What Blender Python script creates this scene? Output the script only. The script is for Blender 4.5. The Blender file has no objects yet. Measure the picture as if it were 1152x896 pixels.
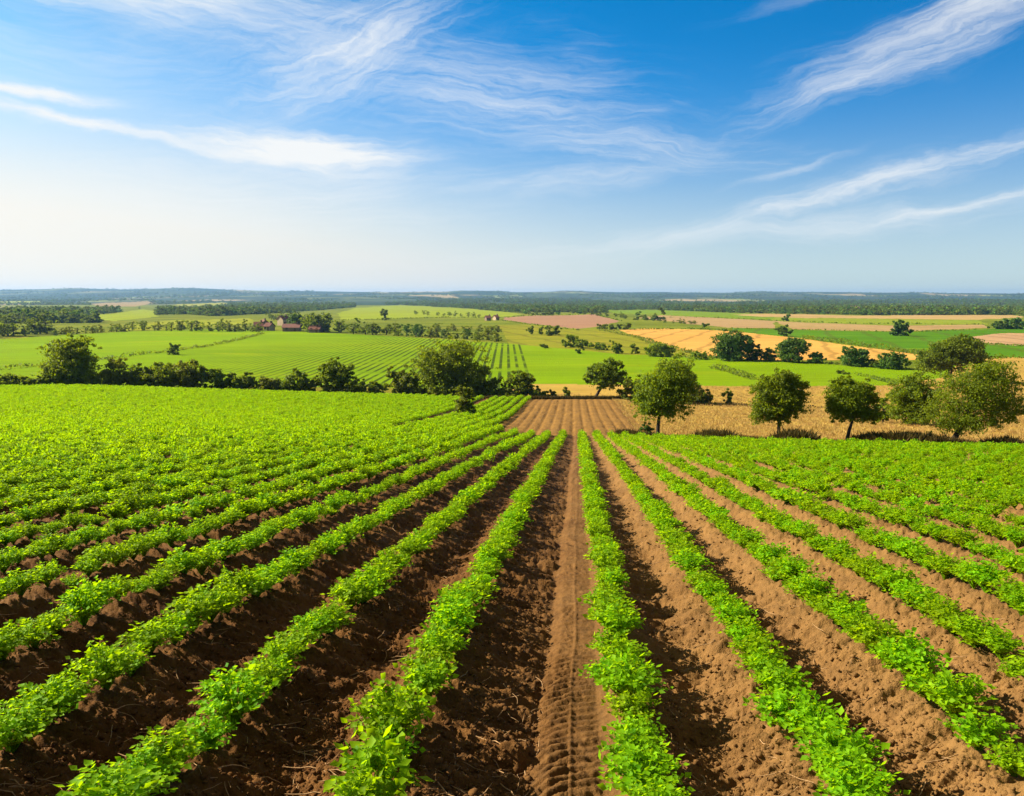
import bpy, math, random
import numpy as np

# ------------------------------------------------------------------ camera, light, exposure
SC = bpy.context.scene
COL = SC.collection
F_PX, CX, CY, V0 = 900.0, 576.0, 448.0, 333.0       # focal length, centre and eye level in the photo's own pixels
PITCH = math.atan((CY - V0) / F_PX)
cam_data = bpy.data.cameras.new('camera')
cam_data.sensor_fit = 'HORIZONTAL'
cam_data.sensor_width = 36.0
cam_data.lens = 36.0 * F_PX / 1152.0
cam_data.clip_start, cam_data.clip_end = 0.05, 40000.0
cam = bpy.data.objects.new('camera', cam_data)
cam.location = (0, 0, 0)
cam.rotation_euler = (math.pi / 2 - PITCH, 0, 0)
COL.objects.link(cam)
SC.camera = cam

SUN_EL, SUN_AZ = math.radians(33), math.radians(-74)   # azimuth from the camera heading (+Y), negative = to the left
sun_data = bpy.data.lights.new('sun', 'SUN')
sun_data.energy, sun_data.angle, sun_data.color = 5.0, math.radians(0.5), (1.0, 0.88, 0.70)
sun = bpy.data.objects.new('sun', sun_data)
from mathutils import Vector
SUN_DIR = Vector((math.sin(SUN_AZ) * math.cos(SUN_EL), math.cos(SUN_AZ) * math.cos(SUN_EL), math.sin(SUN_EL)))
sun.rotation_euler = SUN_DIR.to_track_quat('Z', 'Y').to_euler()
COL.objects.link(sun)

SC.view_settings.view_transform = 'Standard'
SC.view_settings.look = 'None'
SC.view_settings.gamma = 1.0
SC.view_settings.use_curve_mapping = False
SC.view_settings.exposure = 1.25
SC.render.engine = 'CYCLES'
SC.cycles.use_denoising = True
SC.cycles.max_bounces = 6
SC.cycles.transparent_max_bounces = 4
SC.cycles.volume_bounces = 0


class NT:
    """A small helper that strings shader or geometry nodes together."""
    def __init__(self, tree):
        self.t, self.n, self.l = tree, tree.nodes, tree.links

    def new(self, typ, **kw):
        nd = self.n.new(typ)
        for k, v in kw.items():
            setattr(nd, k, v)
        return nd

    def link(self, a, b):
        self.l.new(a, b)

    def put(self, sock, v):
        if hasattr(v, 'is_output') or isinstance(v, bpy.types.NodeSocket):
            self.l.new(v, sock)
        else:
            sock.default_value = v

    def math(self, op, a, b=None, c=None, clamp=False):
        nd = self.new('ShaderNodeMath', operation=op)
        nd.use_clamp = clamp
        for i, v in enumerate((a, b, c)):
            if v is not None:
                self.put(nd.inputs[i], v)
        return nd.outputs[0]

    def mix(self, fac, a, b, blend='MIX'):
        nd = self.new('ShaderNodeMix', data_type='RGBA', blend_type=blend)
        self.put(nd.inputs[0], fac)
        for s, v in ((nd.inputs[6], a), (nd.inputs[7], b)):
            self.put(s, v if not isinstance(v, tuple) else (*v[:3], 1.0))
        return nd.outputs[2]

    def combine(self, x, y, z):
        nd = self.new('ShaderNodeCombineXYZ')
        for i, v in enumerate((x, y, z)):
            self.put(nd.inputs[i], v)
        return nd.outputs[0]

    def noise(self, vec, scale, detail=4.0, rough=0.55, dist=0.0, dims='3D'):
        nd = self.new('ShaderNodeTexNoise', noise_dimensions=dims)
        if vec is not None:
            self.put(nd.inputs['Vector'], vec)
        self.put(nd.inputs['Scale'], scale)
        nd.inputs['Detail'].default_value = detail
        nd.inputs['Roughness'].default_value = rough
        nd.inputs['Distortion'].default_value = dist
        return nd.outputs[0]

    def ramp(self, fac, stops, interp='LINEAR'):
        nd = self.new('ShaderNodeValToRGB')
        nd.color_ramp.interpolation = interp
        els = nd.color_ramp.elements
        while len(els) < len(stops):
            els.new(0.5)
        for e, (p, c) in zip(els, stops):
            e.position = p
            e.color = (*c, 1.0) if len(c) == 3 else c
        self.put(nd.inputs[0], fac)
        return nd.outputs[0]

    def smooth(self, x, lo, hi, a=0.0, b=1.0):
        nd = self.new('ShaderNodeMapRange', interpolation_type='SMOOTHSTEP')
        nd.clamp = True
        self.put(nd.inputs[0], x)
        for i, v in enumerate((lo, hi, a, b)):
            self.put(nd.inputs[i + 1], v)
        return nd.outputs[0]


def build_world():
    w = bpy.data.worlds.new('World')
    SC.world = w
    w.use_nodes = True
    T = NT(w.node_tree)
    T.n.clear()
    tc = T.new('ShaderNodeTexCoord')
    sep = T.new('ShaderNodeSeparateXYZ')
    T.link(tc.outputs['Generated'], sep.inputs[0])
    X, Y, Z = sep.outputs
    # the deep blue overhead comes low down in this sky: the elevation is stretched before the sky texture is read
    zz = T.math('MAXIMUM', Z, 0.0)
    zs = T.math('MINIMUM', T.math('ADD', T.math('MULTIPLY', zz, 2.1), 0.015), 0.97)
    hor = T.math('SQRT', T.math('SUBTRACT', 1.0, T.math('MULTIPLY', zs, zs)))
    ln = T.math('MAXIMUM', T.math('SQRT', T.math('ADD', T.math('MULTIPLY', X, X), T.math('MULTIPLY', Y, Y))), 0.001)
    k = T.math('DIVIDE', hor, ln)
    sky = T.new('ShaderNodeTexSky', sky_type='NISHITA')
    sky.sun_disc = False
    sky.sun_elevation = SUN_EL
    sky.sun_rotation = SUN_AZ
    sky.altitude = 0.0
    sky.air_density, sky.dust_density, sky.ozone_density = 1.0, 1.2, 2.5
    T.link(T.combine(T.math('MULTIPLY', X, k), T.math('MULTIPLY', Y, k), zs), sky.inputs[0])
    hs = T.new('ShaderNodeHueSaturation')
    hs.inputs['Saturation'].default_value = 1.35
    T.link(sky.outputs[0], hs.inputs['Color'])
    gm = T.new('ShaderNodeGamma')
    gm.inputs[1].default_value = 1.0
    T.link(hs.outputs[0], gm.inputs[0])
    low = T.mix(1.0, gm.outputs[0], (0.50, 1.10, 1.12), 'MULTIPLY')
    high = T.mix(1.0, gm.outputs[0], (0.0, 1.36, 1.50), 'MULTIPLY')
    base = T.mix(T.smooth(zz, 0.02, 0.25), low, high)
    # warm pale tone added to the unseen upper sky, warming the shade below
    base = T.mix(T.smooth(zz, 0.42, 0.70), base, (1.5, 1.3, 1.05))
    # cirrus, drawn in azimuth and elevation (thousandths of a radian, straight ahead = 0, 0)
    az = T.math('MULTIPLY', T.math('ARCTAN2', X, Y), 1000.0)
    el = T.math('MULTIPLY', T.math('ARCSINE', Z), 1000.0)
    warp = T.new('ShaderNodeTexNoise', noise_dimensions='3D')
    warp.inputs['Scale'].default_value = 1.0
    warp.inputs['Detail'].default_value = 3.0
    T.link(T.combine(T.math('MULTIPLY', az, 0.006), T.math('MULTIPLY', el, 0.010), 3.3), warp.inputs['Vector'])
    wsep = T.new('ShaderNodeSeparateColor')
    T.link(warp.outputs['Color'], wsep.inputs[0])
    w2 = T.new('ShaderNodeTexNoise', noise_dimensions='3D')
    w2.inputs['Scale'].default_value = 1.0
    w2.inputs['Detail'].default_value = 5.0
    w2.inputs['Roughness'].default_value = 0.6
    T.link(T.combine(T.math('MULTIPLY', az, 0.022), T.math('MULTIPLY', el, 0.050), 8.1), w2.inputs['Vector'])
    w2s = T.new('ShaderNodeSeparateColor')
    T.link(w2.outputs['Color'], w2s.inputs[0])
    mid = lambda o, k: T.math('MULTIPLY', T.math('SUBTRACT', o, 0.5), k)
    azw = T.math('ADD', T.math('ADD', az, mid(wsep.outputs[0], 90.0)), mid(w2s.outputs[0], 46.0))
    elw = T.math('ADD', T.math('ADD', el, mid(wsep.outputs[1], 50.0)), mid(w2s.outputs[1], 15.0))

    def cloud(ca, ce, ang, la, lb, amount, thr=0.42, soft=0.3, sa=0.006, sb=0.045, seed=0.0):
        c, s = math.cos(math.radians(ang)), math.sin(math.radians(ang))
        da, de = T.math('SUBTRACT', azw, ca), T.math('SUBTRACT', elw, ce)
        p = T.math('ADD', T.math('MULTIPLY', da, c), T.math('MULTIPLY', de, s))
        q = T.math('SUBTRACT', T.math('MULTIPLY', de, c), T.math('MULTIPLY', da, s))
        d2 = T.math('ADD', T.math('POWER', T.math('ABSOLUTE', T.math('DIVIDE', p, la)), 2.0),
                    T.math('POWER', T.math('ABSOLUTE', T.math('DIVIDE', q, lb)), 2.0))
        env = T.math('EXPONENT', T.math('MULTIPLY', d2, -1.0))
        n = T.noise(T.combine(T.math('MULTIPLY', p, sa), T.math('MULTIPLY', q, sb), seed), 1.0, 5.0, 0.60, 0.22)
        nf = T.noise(T.combine(T.math('MULTIPLY', p, sa * 2.2), T.math('MULTIPLY', q, sb * 3.6), seed + 3.0), 1.0, 3.0, 0.65, 0.3)
        n = T.math('ADD', T.math('MULTIPLY', n, 0.55), T.math('MULTIPLY', nf, 0.45))
        n2 = T.math('ADD', n, T.math('MULTIPLY', T.math('SUBTRACT', env, 1.0), 0.42))
        m = T.smooth(n2, thr - soft * 0.5, thr + soft)
        return T.math('MULTIPLY', T.math('MULTIPLY', m, env), amount)

    def px(u, v):
        return (math.atan((u - CX) / F_PX) * 1000.0, math.atan((V0 - v) / F_PX) * 1000.0)

    clouds = []
    specs = [  # u, v, angle, half length, half width, amount, threshold
        (120, 18, -7, 320, 46, 1.05, 0.13), (390, 82, 24, 190, 60, 0.85, 0.29), (560, 118, -6, 260, 70, 0.62, 0.31), (300, 40, 12, 260, 60, 0.25, 0.31),
        (350, 180, -3, 135, 22, 1.5, 0.14), (150, 172, -7, 320, 8, 0.95, 0.19), (40, 145, -2, 130, 9, 1.0, 0.15),
        (700, 176, -6, 220, 28, 0.60, 0.29), (640, 212, 6, 170, 16, 0.55, 0.28),
        (985, 106, 17, 220, 26, 0.78, 0.28), (1085, 58, 15, 180, 26, 0.85, 0.28), (1000, 214, 14, 300, 18, 0.85, 0.26),
        (1080, 240, 10, 190, 10, 0.65, 0.24), (60, 110, 0, 340, 60, 0.30, 0.30), (880, 206, 12, 90, 6, 0.4, 0.26),
        (250, 235, 4, 440, 70, 0.5, 0.28), (850, 265, 5, 450, 24, 0.45, 0.29), (920, 22, 12, 130, 12, 0.22, 0.30),
    ]
    tot = None
    for i, (u, v, a, la, lb, am, th) in enumerate(specs):
        ca, ce = px(u, v)
        m = cloud(ca, ce, a, la, lb, am, th + 0.07, 0.40, 0.0065, 0.050, 7.1 * i + 1.7)
        tot = m if tot is None else T.math('SUBTRACT', 1.0, T.math('MULTIPLY', T.math('SUBTRACT', 1.0, tot, clamp=True), T.math('SUBTRACT', 1.0, m, clamp=True)))
    # thin bright veil towards the sun's side, low down
    veil_a = T.smooth(az, 450.0, -750.0)
    veil_h = T.math('ADD', 138.0, T.math('MULTIPLY', T.smooth(az, 200.0, -650.0), 40.0))
    veil_e = T.math('EXPONENT', T.math('MULTIPLY', T.math('POWER', T.math('MAXIMUM', T.math('DIVIDE', el, veil_h), 0.0), 2.0), -1.0))
    veil = T.math('MULTIPLY', veil_e, T.math('ADD', 0.80, T.math('MULTIPLY', veil_a, 0.55)), clamp=True)
    veil2 = T.math('MULTIPLY', T.math('MULTIPLY', T.smooth(az, 60.0, -720.0), 0.66), T.math('EXPONENT', T.math('MULTIPLY', el, -1.0 / 210.0)))
    veil = T.math('SUBTRACT', 1.0, T.math('MULTIPLY', T.math('SUBTRACT', 1.0, veil, clamp=True), T.math('SUBTRACT', 1.0, veil2, clamp=True)))
    veil_col = T.mix(veil_a, (4.5, 4.9, 5.0), (6.7, 6.5, 5.9))
    c1 = T.mix(veil, base, veil_col)
    c2 = T.mix(T.math('MINIMUM', tot, 0.96), c1, (6.3, 6.4, 6.4))
    bg = T.new('ShaderNodeBackground')
    bg.inputs['Strength'].default_value = 0.063
    T.link(c2, bg.inputs['Color'])
    out = T.new('ShaderNodeOutputWorld')
    T.link(bg.outputs[0], out.inputs['Surface'])


build_world()

# ------------------------------------------------------------------ small maths
rng = np.random.default_rng(7)
R_ = random.Random(11)


def t_of_v(v):
    a = (CY - np.asarray(v, float)) / F_PX
    return (-math.sin(PITCH) + a * math.cos(PITCH)) / (math.cos(PITCH) + a * math.sin(PITCH))


def v_of_t(t):
    t = np.asarray(t, float)
    a = (t * math.cos(PITCH) + math.sin(PITCH)) / (math.cos(PITCH) - t * math.sin(PITCH))
    return CY - a * F_PX


def fwd_of_t(t):
    return math.cos(PITCH) - np.asarray(t, float) * math.sin(PITCH)


def hash2(ix, iy, seed):
    n = (ix.astype(np.int64) * 374761393 + iy.astype(np.int64) * 668265263 + seed * 974634777) & 0xFFFFFFFF
    n = ((n ^ (n >> 13)) * 1274126177) & 0xFFFFFFFF
    n = n ^ (n >> 16)
    return (n & 0xFFFFFF) / float(0xFFFFFF)


def vnoise(x, y, seed=0):
    x, y = np.asarray(x, float), np.asarray(y, float)
    ix, iy = np.floor(x), np.floor(y)
    fx, fy = x - ix, y - iy
    fx, fy = fx * fx * fx * (fx * (fx * 6 - 15) + 10), fy * fy * fy * (fy * (fy * 6 - 15) + 10)
    a, b = hash2(ix, iy, seed), hash2(ix + 1, iy, seed)
    c, d = hash2(ix, iy + 1, seed), hash2(ix + 1, iy + 1, seed)
    return (a * (1 - fx) + b * fx) * (1 - fy) + (c * (1 - fx) + d * fx) * fy - 0.5


def fbm(x, y, octaves=4, seed=0, gain=0.5):
    s, a, f = 0.0, 1.0, 1.0
    for o in range(octaves):
        ang = 0.7 * o
        c, n = math.cos(ang), math.sin(ang)
        s = s + a * vnoise((x * c - y * n) * f, (x * n + y * c) * f, seed + o)
        a *= gain
        f *= 2.03
    return s


def pchip(xk, yk, x):
    xk, yk = np.asarray(xk, float), np.asarray(yk, float)
    h = np.diff(xk)
    d = np.diff(yk) / h
    m = np.zeros_like(yk)
    m[0], m[-1] = d[0], d[-1]
    for i in range(1, len(xk) - 1):
        if d[i - 1] * d[i] > 0:
            w1, w2 = 2 * h[i] + h[i - 1], h[i] + 2 * h[i - 1]
            m[i] = (w1 + w2) / (w1 / d[i - 1] + w2 / d[i])
    i = np.clip(np.searchsorted(xk, x) - 1, 0, len(xk) - 2)
    s = np.clip((x - xk[i]) / h[i], 0, 1)
    s2, s3 = s * s, s * s * s
    return (yk[i] * (2 * s3 - 3 * s2 + 1) + h[i] * m[i] * (s3 - 2 * s2 + s) + yk[i + 1] * (3 * s2 - 2 * s3) + h[i] * m[i + 1] * (s3 - s2))


# ------------------------------------------------------------------ the lie of the land
H_EYE, SLOPE = 1.7, float(-t_of_v(458.0))           # eye height over the crop field and the field's fall
TA = 75.0 / F_PX / float(fwd_of_t(t_of_v(458.0)))   # the rows run a little to the right of the camera heading


def plane(h):
    return -(H_EYE + SLOPE * h)


def bend(h0, h1, z1):
    """z at 35% and 70% between h0 (on the field plane) and h1, slope easing from SLOPE."""
    z0 = plane(h0)
    L = h1 - h0
    a = 2 * (z0 - z1) / L - SLOPE
    f = lambda d: z0 - (SLOPE * d - (SLOPE - a) * d * d / (2 * L))
    return [(h0 + L * q, f(L * q)) for q in (0.33, 0.66)]


def zt(h, v):
    return h * float(t_of_v(v))


FAR = [(364, -17.0), (600, -19.5), (1000, -22.5), (1600, -26.0), (2600, -27.0), (4200, -22.0)]
HILL_U = [-700, -300, 0, 80, 140, 220, 300, 400, 500, 520, 560, 575, 640, 700, 780, 860, 940, 1020, 1060, 1152, 1500, 1900]
HILL_V = [328, 327.2, 327.0, 325.4, 326.2, 325.4, 328.2, 329.2, 329.0, 327.2, 327.6, 329.0, 328.0, 329.6, 330.2, 329.2, 328.8, 328.9, 330.8, 331.2, 329, 330]


def column(u):
    near = [(0.5, plane(0.5)), (6, plane(6)), (12, plane(12)), (16, plane(16))]
    if u <= 560:
        hc = float(np.interp(u, [0, 400, 520, 560], [95, 94, 92, 91]))
        vc = float(np.interp(u, [-300, 0, 80, 200, 400, 520, 560], [436, 437.5, 436.5, 440, 446, 449, 450]))
        zc = zt(hc, vc)
        k = near + bend(16, hc, zc) + [(hc, zc), (hc + 3, zc - 0.25), (hc + 14, zc - 2.3), (hc + 30, -15.1), (150, -15.5)]
    elif u < 720:
        k = near + [(30, plane(30)), (45, plane(45)), (66, -9.85), (90, zt(90, 449.5)), (93, zt(90, 449.5) - 0.5), (106, -14.0), (120, -15.2), (150, -15.5)]
    else:
        he = float(np.interp(u, [720, 760, 900, 1152], [44, 42, 37.5, 36.5]))
        ve = float(np.interp(u, [720, 760, 900, 1152], [494.5, 497, 502, 508]))
        vm = float(np.interp(u, [720, 900, 1152], [455, 457, 460]))
        k = near + [(28, plane(28) - max(0, (u - 900)) * 0.0004), (he, zt(he, ve)), (he + 2, zt(he, ve) - 0.30), (62, zt(62, 474.5)), (87, zt(87, vm)), (125, zt(125, 434.5)), (155, -15.6)]
    k += FAR
    vh = float(np.interp(u, HILL_U, HILL_V))
    k += [(5600, zt(7600, vh) * 0.45 - 8), (7600, zt(7600, vh)), (8600, zt(7600, vh) - 25), (9500, zt(7600, vh) - 45)]
    return k


U_T = np.concatenate([np.arange(-700, -60, 40), np.arange(-60, 1220, 10), np.arange(1220, 1901, 40)]).astype(float)
LH_T = np.linspace(math.log(0.6), math.log(9500), 900)
Z_T = np.zeros((len(U_T), len(LH_T)))
for _i, _u in enumerate(U_T):
    _k = column(_u)
    Z_T[_i] = pchip([a for a, b in _k], [b for a, b in _k], np.exp(LH_T))
_ker = np.exp(-np.linspace(-2, 2, 9) ** 2); _ker /= _ker.sum()      # the columns blend into each other
_pad = np.pad(Z_T, ((4, 4), (0, 0)), mode='edge')
_sm = sum(_ker[j] * _pad[j:j + len(U_T)] for j in range(9))
_wf = np.clip((LH_T - math.log(5000)) / (math.log(6800) - math.log(5000)), 0, 1)[None, :]
Z_T = _sm * (1 - _wf) + Z_T * _wf


def ground0(X, Y):
    """Ground height without furrows or clods."""
    X, Y = np.asarray(X, float), np.asarray(Y, float)
    h = np.maximum(Y, 0.6)
    u = np.clip(CX + F_PX * X / h, U_T[0], U_T[-1])
    l = np.clip(np.log(h), LH_T[0], LH_T[-1])
    i = np.clip(np.searchsorted(U_T, u) - 1, 0, len(U_T) - 2)
    a = (u - U_T[i]) / (U_T[i + 1] - U_T[i])
    jf = (l - LH_T[0]) / (LH_T[1] - LH_T[0])
    j = np.clip(jf.astype(int), 0, len(LH_T) - 2)
    b = jf - j
    z = (Z_T[i, j] * (1 - a) + Z_T[i + 1, j] * a) * (1 - b) + (Z_T[i, j + 1] * (1 - a) + Z_T[i + 1, j + 1] * a) * b
    z = np.where(Y < 6, plane(Y), z)
    far = np.clip((Y - 1800) / 2500, 0, 1)
    z = z + far * fbm(X / 900.0, Y / 1500.0, 4, 91) * 27.0 * np.clip((8000 - Y) / 1500, 0, 1)
    mid = np.clip((Y - 100) / 60, 0, 1) * np.clip((1400 - Y) / 400, 0, 1)
    return z + mid * fbm(X / 90.0, Y / 130.0, 3, 55) * 0.7


# crop rows, in units of the eye height, read off the photo
R_MAIN = [-1.85, -1.20, -0.572, 0.195, 0.765, 1.32, 1.84]
R_OFF = [0.83 * H_EYE * q for q in R_MAIN]
_l, _r = [], []
q = R_OFF[0]
for i in range(100):
    q -= 0.95
    _l.append(q)
q = R_OFF[-1]
for i in range(70):
    q += 0.80
    _r.append(q)
ROWS = np.array(_l[::-1] + R_OFF + _r)
I_A = len(_l) + 2                                    # the row left of the tyre track


def gap(r):
    i = np.clip(np.searchsorted(ROWS, r) - 1, 0, len(ROWS) - 2)
    g = np.clip((r - ROWS[i]) / (ROWS[i + 1] - ROWS[i]), 0, 1)
    return i, g


def crop_far(u, r):
    """Distance at which the crop stops."""
    crest = np.interp(u, [0, 400, 520, 590], [97, 96, 93.5, 91])
    cut = np.interp(u, [560, 650, 720, 760, 900, 1152], [46.5, 46, 44, 42, 37.5, 36.5])
    return np.where(r < -5.4, crest, cut)


def soil_height(X, Y):
    r = X - TA * Y
    r = r + 0.03 * vnoise(Y * 0.7, r * 0.3, 5) + 0.03 * vnoise(Y * 0.22, r * 0, 6)
    i, g = gap(r)
    ridge = 0.065 * (1 + np.cos(2 * math.pi * g))
    # the gap with the tyre track: a furrow, then a flat strip printed by the tread
    xk = [0, 0.12, 0.35, 0.50, 0.585, 0.62, 0.66, 0.74, 0.755, 0.77, 0.86, 0.885, 0.94, 1.0]
    yk = [0.13, 0.125, 0.06, 0.02, 0.0, 0.022, 0.045, 0.052, 0.061, 0.054, 0.052, 0.050, 0.078, 0.13]
    track = np.interp(g, xk, yk)
    d = (g - 0.755)
    on = np.clip((g - 0.565) / 0.05, 0, 1) * np.clip((0.885 - g) / 0.03, 0, 1)
    lug = np.sin(2 * math.pi * (Y + np.abs(d) * 0.55 * np.where(d < 0, 1.0, -0.7)) / 0.082)
    lug = np.clip(lug * 2.2, -1, 1)
    track = track + on * np.where(d < -0.012, 0.011, 0.006) * lug * np.clip(0.62 + 2.0 * vnoise(X * 4, Y * 1.3, 8), 0.22, 1.3)
    isA = (i == I_A)
    g = np.where(isA, np.clip(g + 0.035 * fbm(X * 3.0, Y * 5.0, 2, 12) * (np.abs(g - 0.6) < 0.12), 0, 1), g)
    h = np.where(isA, track, ridge)
    rough = np.where(isA, np.clip((0.60 - g) / 0.05, 0.26, 1), 1.0)
    smooth_side = np.clip((g - 0.5) / 0.2, 0, 1) * 0.15                    # the sunny flank is trodden smoother
    rough = rough * (1 - np.where(i > I_A, smooth_side, smooth_side * 0.6))
    n1 = fbm(X / 0.42, Y / 0.15, 3, 21)
    n2 = fbm(X / 0.10, Y / 0.05, 3, 31)
    n3 = np.abs(fbm(X / 0.24, Y / 0.085, 3, 41))
    n4 = fbm(X / 0.028, Y / 0.026, 2, 61)
    return h + rough * (0.062 * n1 + 0.040 * n2 + 0.085 * (0.24 - n3) + 0.016 * n4) + 0.005 * n4


def tilled_height(X, Y):
    r = X - TA * Y * 0.93
    return -0.060 * np.exp(-((r / 0.74 - np.round(r / 0.74)) / 0.16) ** 2) * (1 + 1.2 * vnoise(Y / 3.0, np.round(r / 0.74) * 9.1, 70)) + 0.06 * fbm(X / 0.22, Y / 0.25, 3, 71)


def stubble_height(X, Y):
    return 0.10 * fbm(X / 0.35, Y / 0.5, 3, 72) + 0.05 * fbm(X / 1.6, Y / 1.2, 2, 73)


def ground(X, Y):
    X, Y = np.asarray(X, float), np.asarray(Y, float)
    z = ground0(X, Y)
    r = X - TA * Y
    u = CX + F_PX * X / np.maximum(Y, 0.6)
    end = crop_far(u, r)
    crop = np.clip((end - Y) / 0.8, 0, 1)
    fade = np.clip((140 - Y) / 40, 0, 1)
    tilled = (1 - crop) * np.clip((4.5 - r) / 0.6, 0, 1) * np.clip((r + 5.2) / 0.5, 0, 1) * np.clip((91 - Y) / 2, 0, 1)
    other = (1 - crop) * (1 - tilled) * fade
    return z + crop * soil_height(X, Y) + tilled * tilled_height(X, Y) + other * stubble_height(X, Y)


def at(u, v=None, H=None, lo=40.0, hi=7000.0):
    """World point on the ground seen at photo pixel (u, v), the nearest one past lo; or at distance H along column u."""
    if H is None:
        hs = np.exp(np.linspace(math.log(lo), math.log(hi), 1500))
        xs = (u - CX) / F_PX * hs * float(fwd_of_t(t_of_v(v)))
        vv = v_of_t(ground0(xs, hs) / hs)
        k = int(np.argmax(vv <= v)) if (vv <= v).any() else int(np.argmin(vv))
        H = float(hs[k])
    X = (u - CX) / F_PX * H * 1.004
    return X, H, float(ground0(X, H))


def size(px, H):
    return px * H / F_PX


# ------------------------------------------------------------------ meshes and objects
def raw_mesh(name, verts, faces, mat=None, smooth=True):
    """verts (n,3), faces: (m,k) array of equal polygons, or a list of such arrays."""
    if isinstance(faces, np.ndarray):
        faces = [faces]
    faces = [np.asarray(f, np.int32) for f in faces if len(f)]
    verts = np.asarray(verts, np.float32)
    me = bpy.data.meshes.new(name)
    me.vertices.add(len(verts))
    me.vertices.foreach_set('co', verts.ravel())
    nl = sum(f.size for f in faces)
    me.loops.add(nl)
    me.loops.foreach_set('vertex_index', np.concatenate([f.ravel() for f in faces]).astype(np.int32))
    npoly = sum(len(f) for f in faces)
    me.polygons.add(npoly)
    tot = np.concatenate([np.full(len(f), f.shape[1], np.int32) for f in faces])
    st = np.zeros(npoly, np.int32)
    st[1:] = np.cumsum(tot)[:-1]
    me.polygons.foreach_set('loop_start', st)
    me.update(calc_edges=True)
    me.polygons.foreach_set('use_smooth', np.full(npoly, bool(smooth)))
    if mat is not None:
        me.materials.append(mat)
    me.validate()
    return me


def link(name, data, parent=None, loc=(0, 0, 0), rz=0.0, scale=None):
    o = bpy.data.objects.new(name, data)
    o.location = loc
    o.rotation_euler = (0, 0, rz)
    if scale is not None:
        o.scale = scale
    if parent is not None:
        o.parent = parent
    COL.objects.link(o)
    return o


def tag(o, label=None, cat=None, group=None, kind=None):
    if label: o['label'] = label
    if cat: o['category'] = cat
    if group: o['group'] = group
    if kind: o['kind'] = kind
    return o


# ------------------------------------------------------------------ materials
def new_mat(name):
    m = bpy.data.materials.new(name)
    m.use_nodes = True
    T = NT(m.node_tree)
    T.n.clear()
    out = T.new('ShaderNodeOutputMaterial')
    return m, T, out


def principled(T, out, col, rough=0.9, spec=0.2, bump=None, bump_d=0.02, bump_s=1.0):
    p = T.new('ShaderNodeBsdfPrincipled')
    T.put(p.inputs['Base Color'], (*col, 1.0) if isinstance(col, tuple) else col)
    p.inputs['Roughness'].default_value = rough
    p.inputs['Specular IOR Level'].default_value = spec
    if bump is not None:
        b = T.new('ShaderNodeBump')
        b.inputs['Distance'].default_value = bump_d
        b.inputs['Strength'].default_value = bump_s
        T.put(b.inputs['Height'], bump)
        T.link(b.outputs[0], p.inputs['Normal'])
    T.link(p.outputs[0], out.inputs['Surface'])
    return p


def pos(T):
    return T.new('ShaderNodeNewGeometry').outputs['Position']


def soil_mat(name, dark, mid, light, scale=1.0, dry_or_lit=None):
    m, T, out = new_mat(name)
    P = pos(T)
    big = T.noise(P, 1.1 * scale, 5, 0.6)
    fine = T.noise(P, 16 * scale, 6, 0.7)
    grit = T.noise(P, 90 * scale, 3, 0.7)
    c = T.ramp(fine, [(0.30, dark), (0.52, mid), (0.75, light)])
    c = T.mix(T.smooth(big, 0.38, 0.68), c, T.mix(0.55, c, light))
    c = T.mix(T.math('MULTIPLY', T.smooth(grit, 0.60, 0.72), 0.6), c, tuple(min(1, x * 1.9) for x in light))
    if dry_or_lit is not None:
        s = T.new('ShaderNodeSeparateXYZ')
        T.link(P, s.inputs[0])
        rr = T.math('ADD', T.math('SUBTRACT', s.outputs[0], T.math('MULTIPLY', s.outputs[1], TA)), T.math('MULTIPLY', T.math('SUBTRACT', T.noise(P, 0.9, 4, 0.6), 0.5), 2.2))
        c = T.mix(T.smooth(rr, -1.3, 1.6), T.mix(1.0, c, (0.66, 0.62, 0.62), 'MULTIPLY'), T.mix(0.35, c, dry_or_lit))  # shade painted into the soil colour on the left, drier tan on the right
    h = T.math('ADD', T.math('MULTIPLY', fine, 1.0), T.math('MULTIPLY', grit, 0.45))
    principled(T, out, c, 0.95, 0.12, h, 0.02 / scale, 1.0)
    return m


def leaf_mat(name, dark, light, trans, tfac=0.4, vary=0.12, gloss=0.25, rough=0.5, scale=3.0, isl=0.5):
    """Foliage: diffuse front, light coming through the back, tone varied leaf clump by leaf clump."""
    m, T, out = new_mat(name)
    g = T.new('ShaderNodeNewGeometry')
    oi = T.new('ShaderNodeObjectInfo')
    n = T.noise(g.outputs['Position'], scale, 3, 0.6)
    f = T.math('ADD', T.math('MULTIPLY', n, 1.05 - 0.8 * isl), T.math('MULTIPLY', g.outputs['Random Per Island'], isl))
    c = T.ramp(f, [(0.30, dark), (0.78, light)])
    hs = T.new('ShaderNodeHueSaturation')
    T.put(hs.inputs['Hue'], T.math('ADD', 0.5 - vary * 0.10, T.math('MULTIPLY', oi.outputs['Random'], vary * 0.2)))
    T.put(hs.inputs['Value'], T.math('ADD', 1.0 - vary, T.math('MULTIPLY', oi.outputs['Random'], vary * 2)))
    T.link(c, hs.inputs['Color'])
    p = T.new('ShaderNodeBsdfPrincipled')
    T.link(hs.outputs[0], p.inputs['Base Color'])
    p.inputs['Roughness'].default_value = rough
    p.inputs['Specular IOR Level'].default_value = gloss
    tr = T.new('ShaderNodeBsdfTranslucent')
    T.put(tr.inputs['Color'], T.mix(0.75, hs.outputs[0], trans))
    mx = T.new('ShaderNodeMixShader')
    mx.inputs[0].default_value = tfac
    T.link(p.outputs[0], mx.inputs[1])
    T.link(tr.outputs[0], mx.inputs[2])
    T.link(mx.outputs[0], out.inputs['Surface'])
    return m


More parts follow.
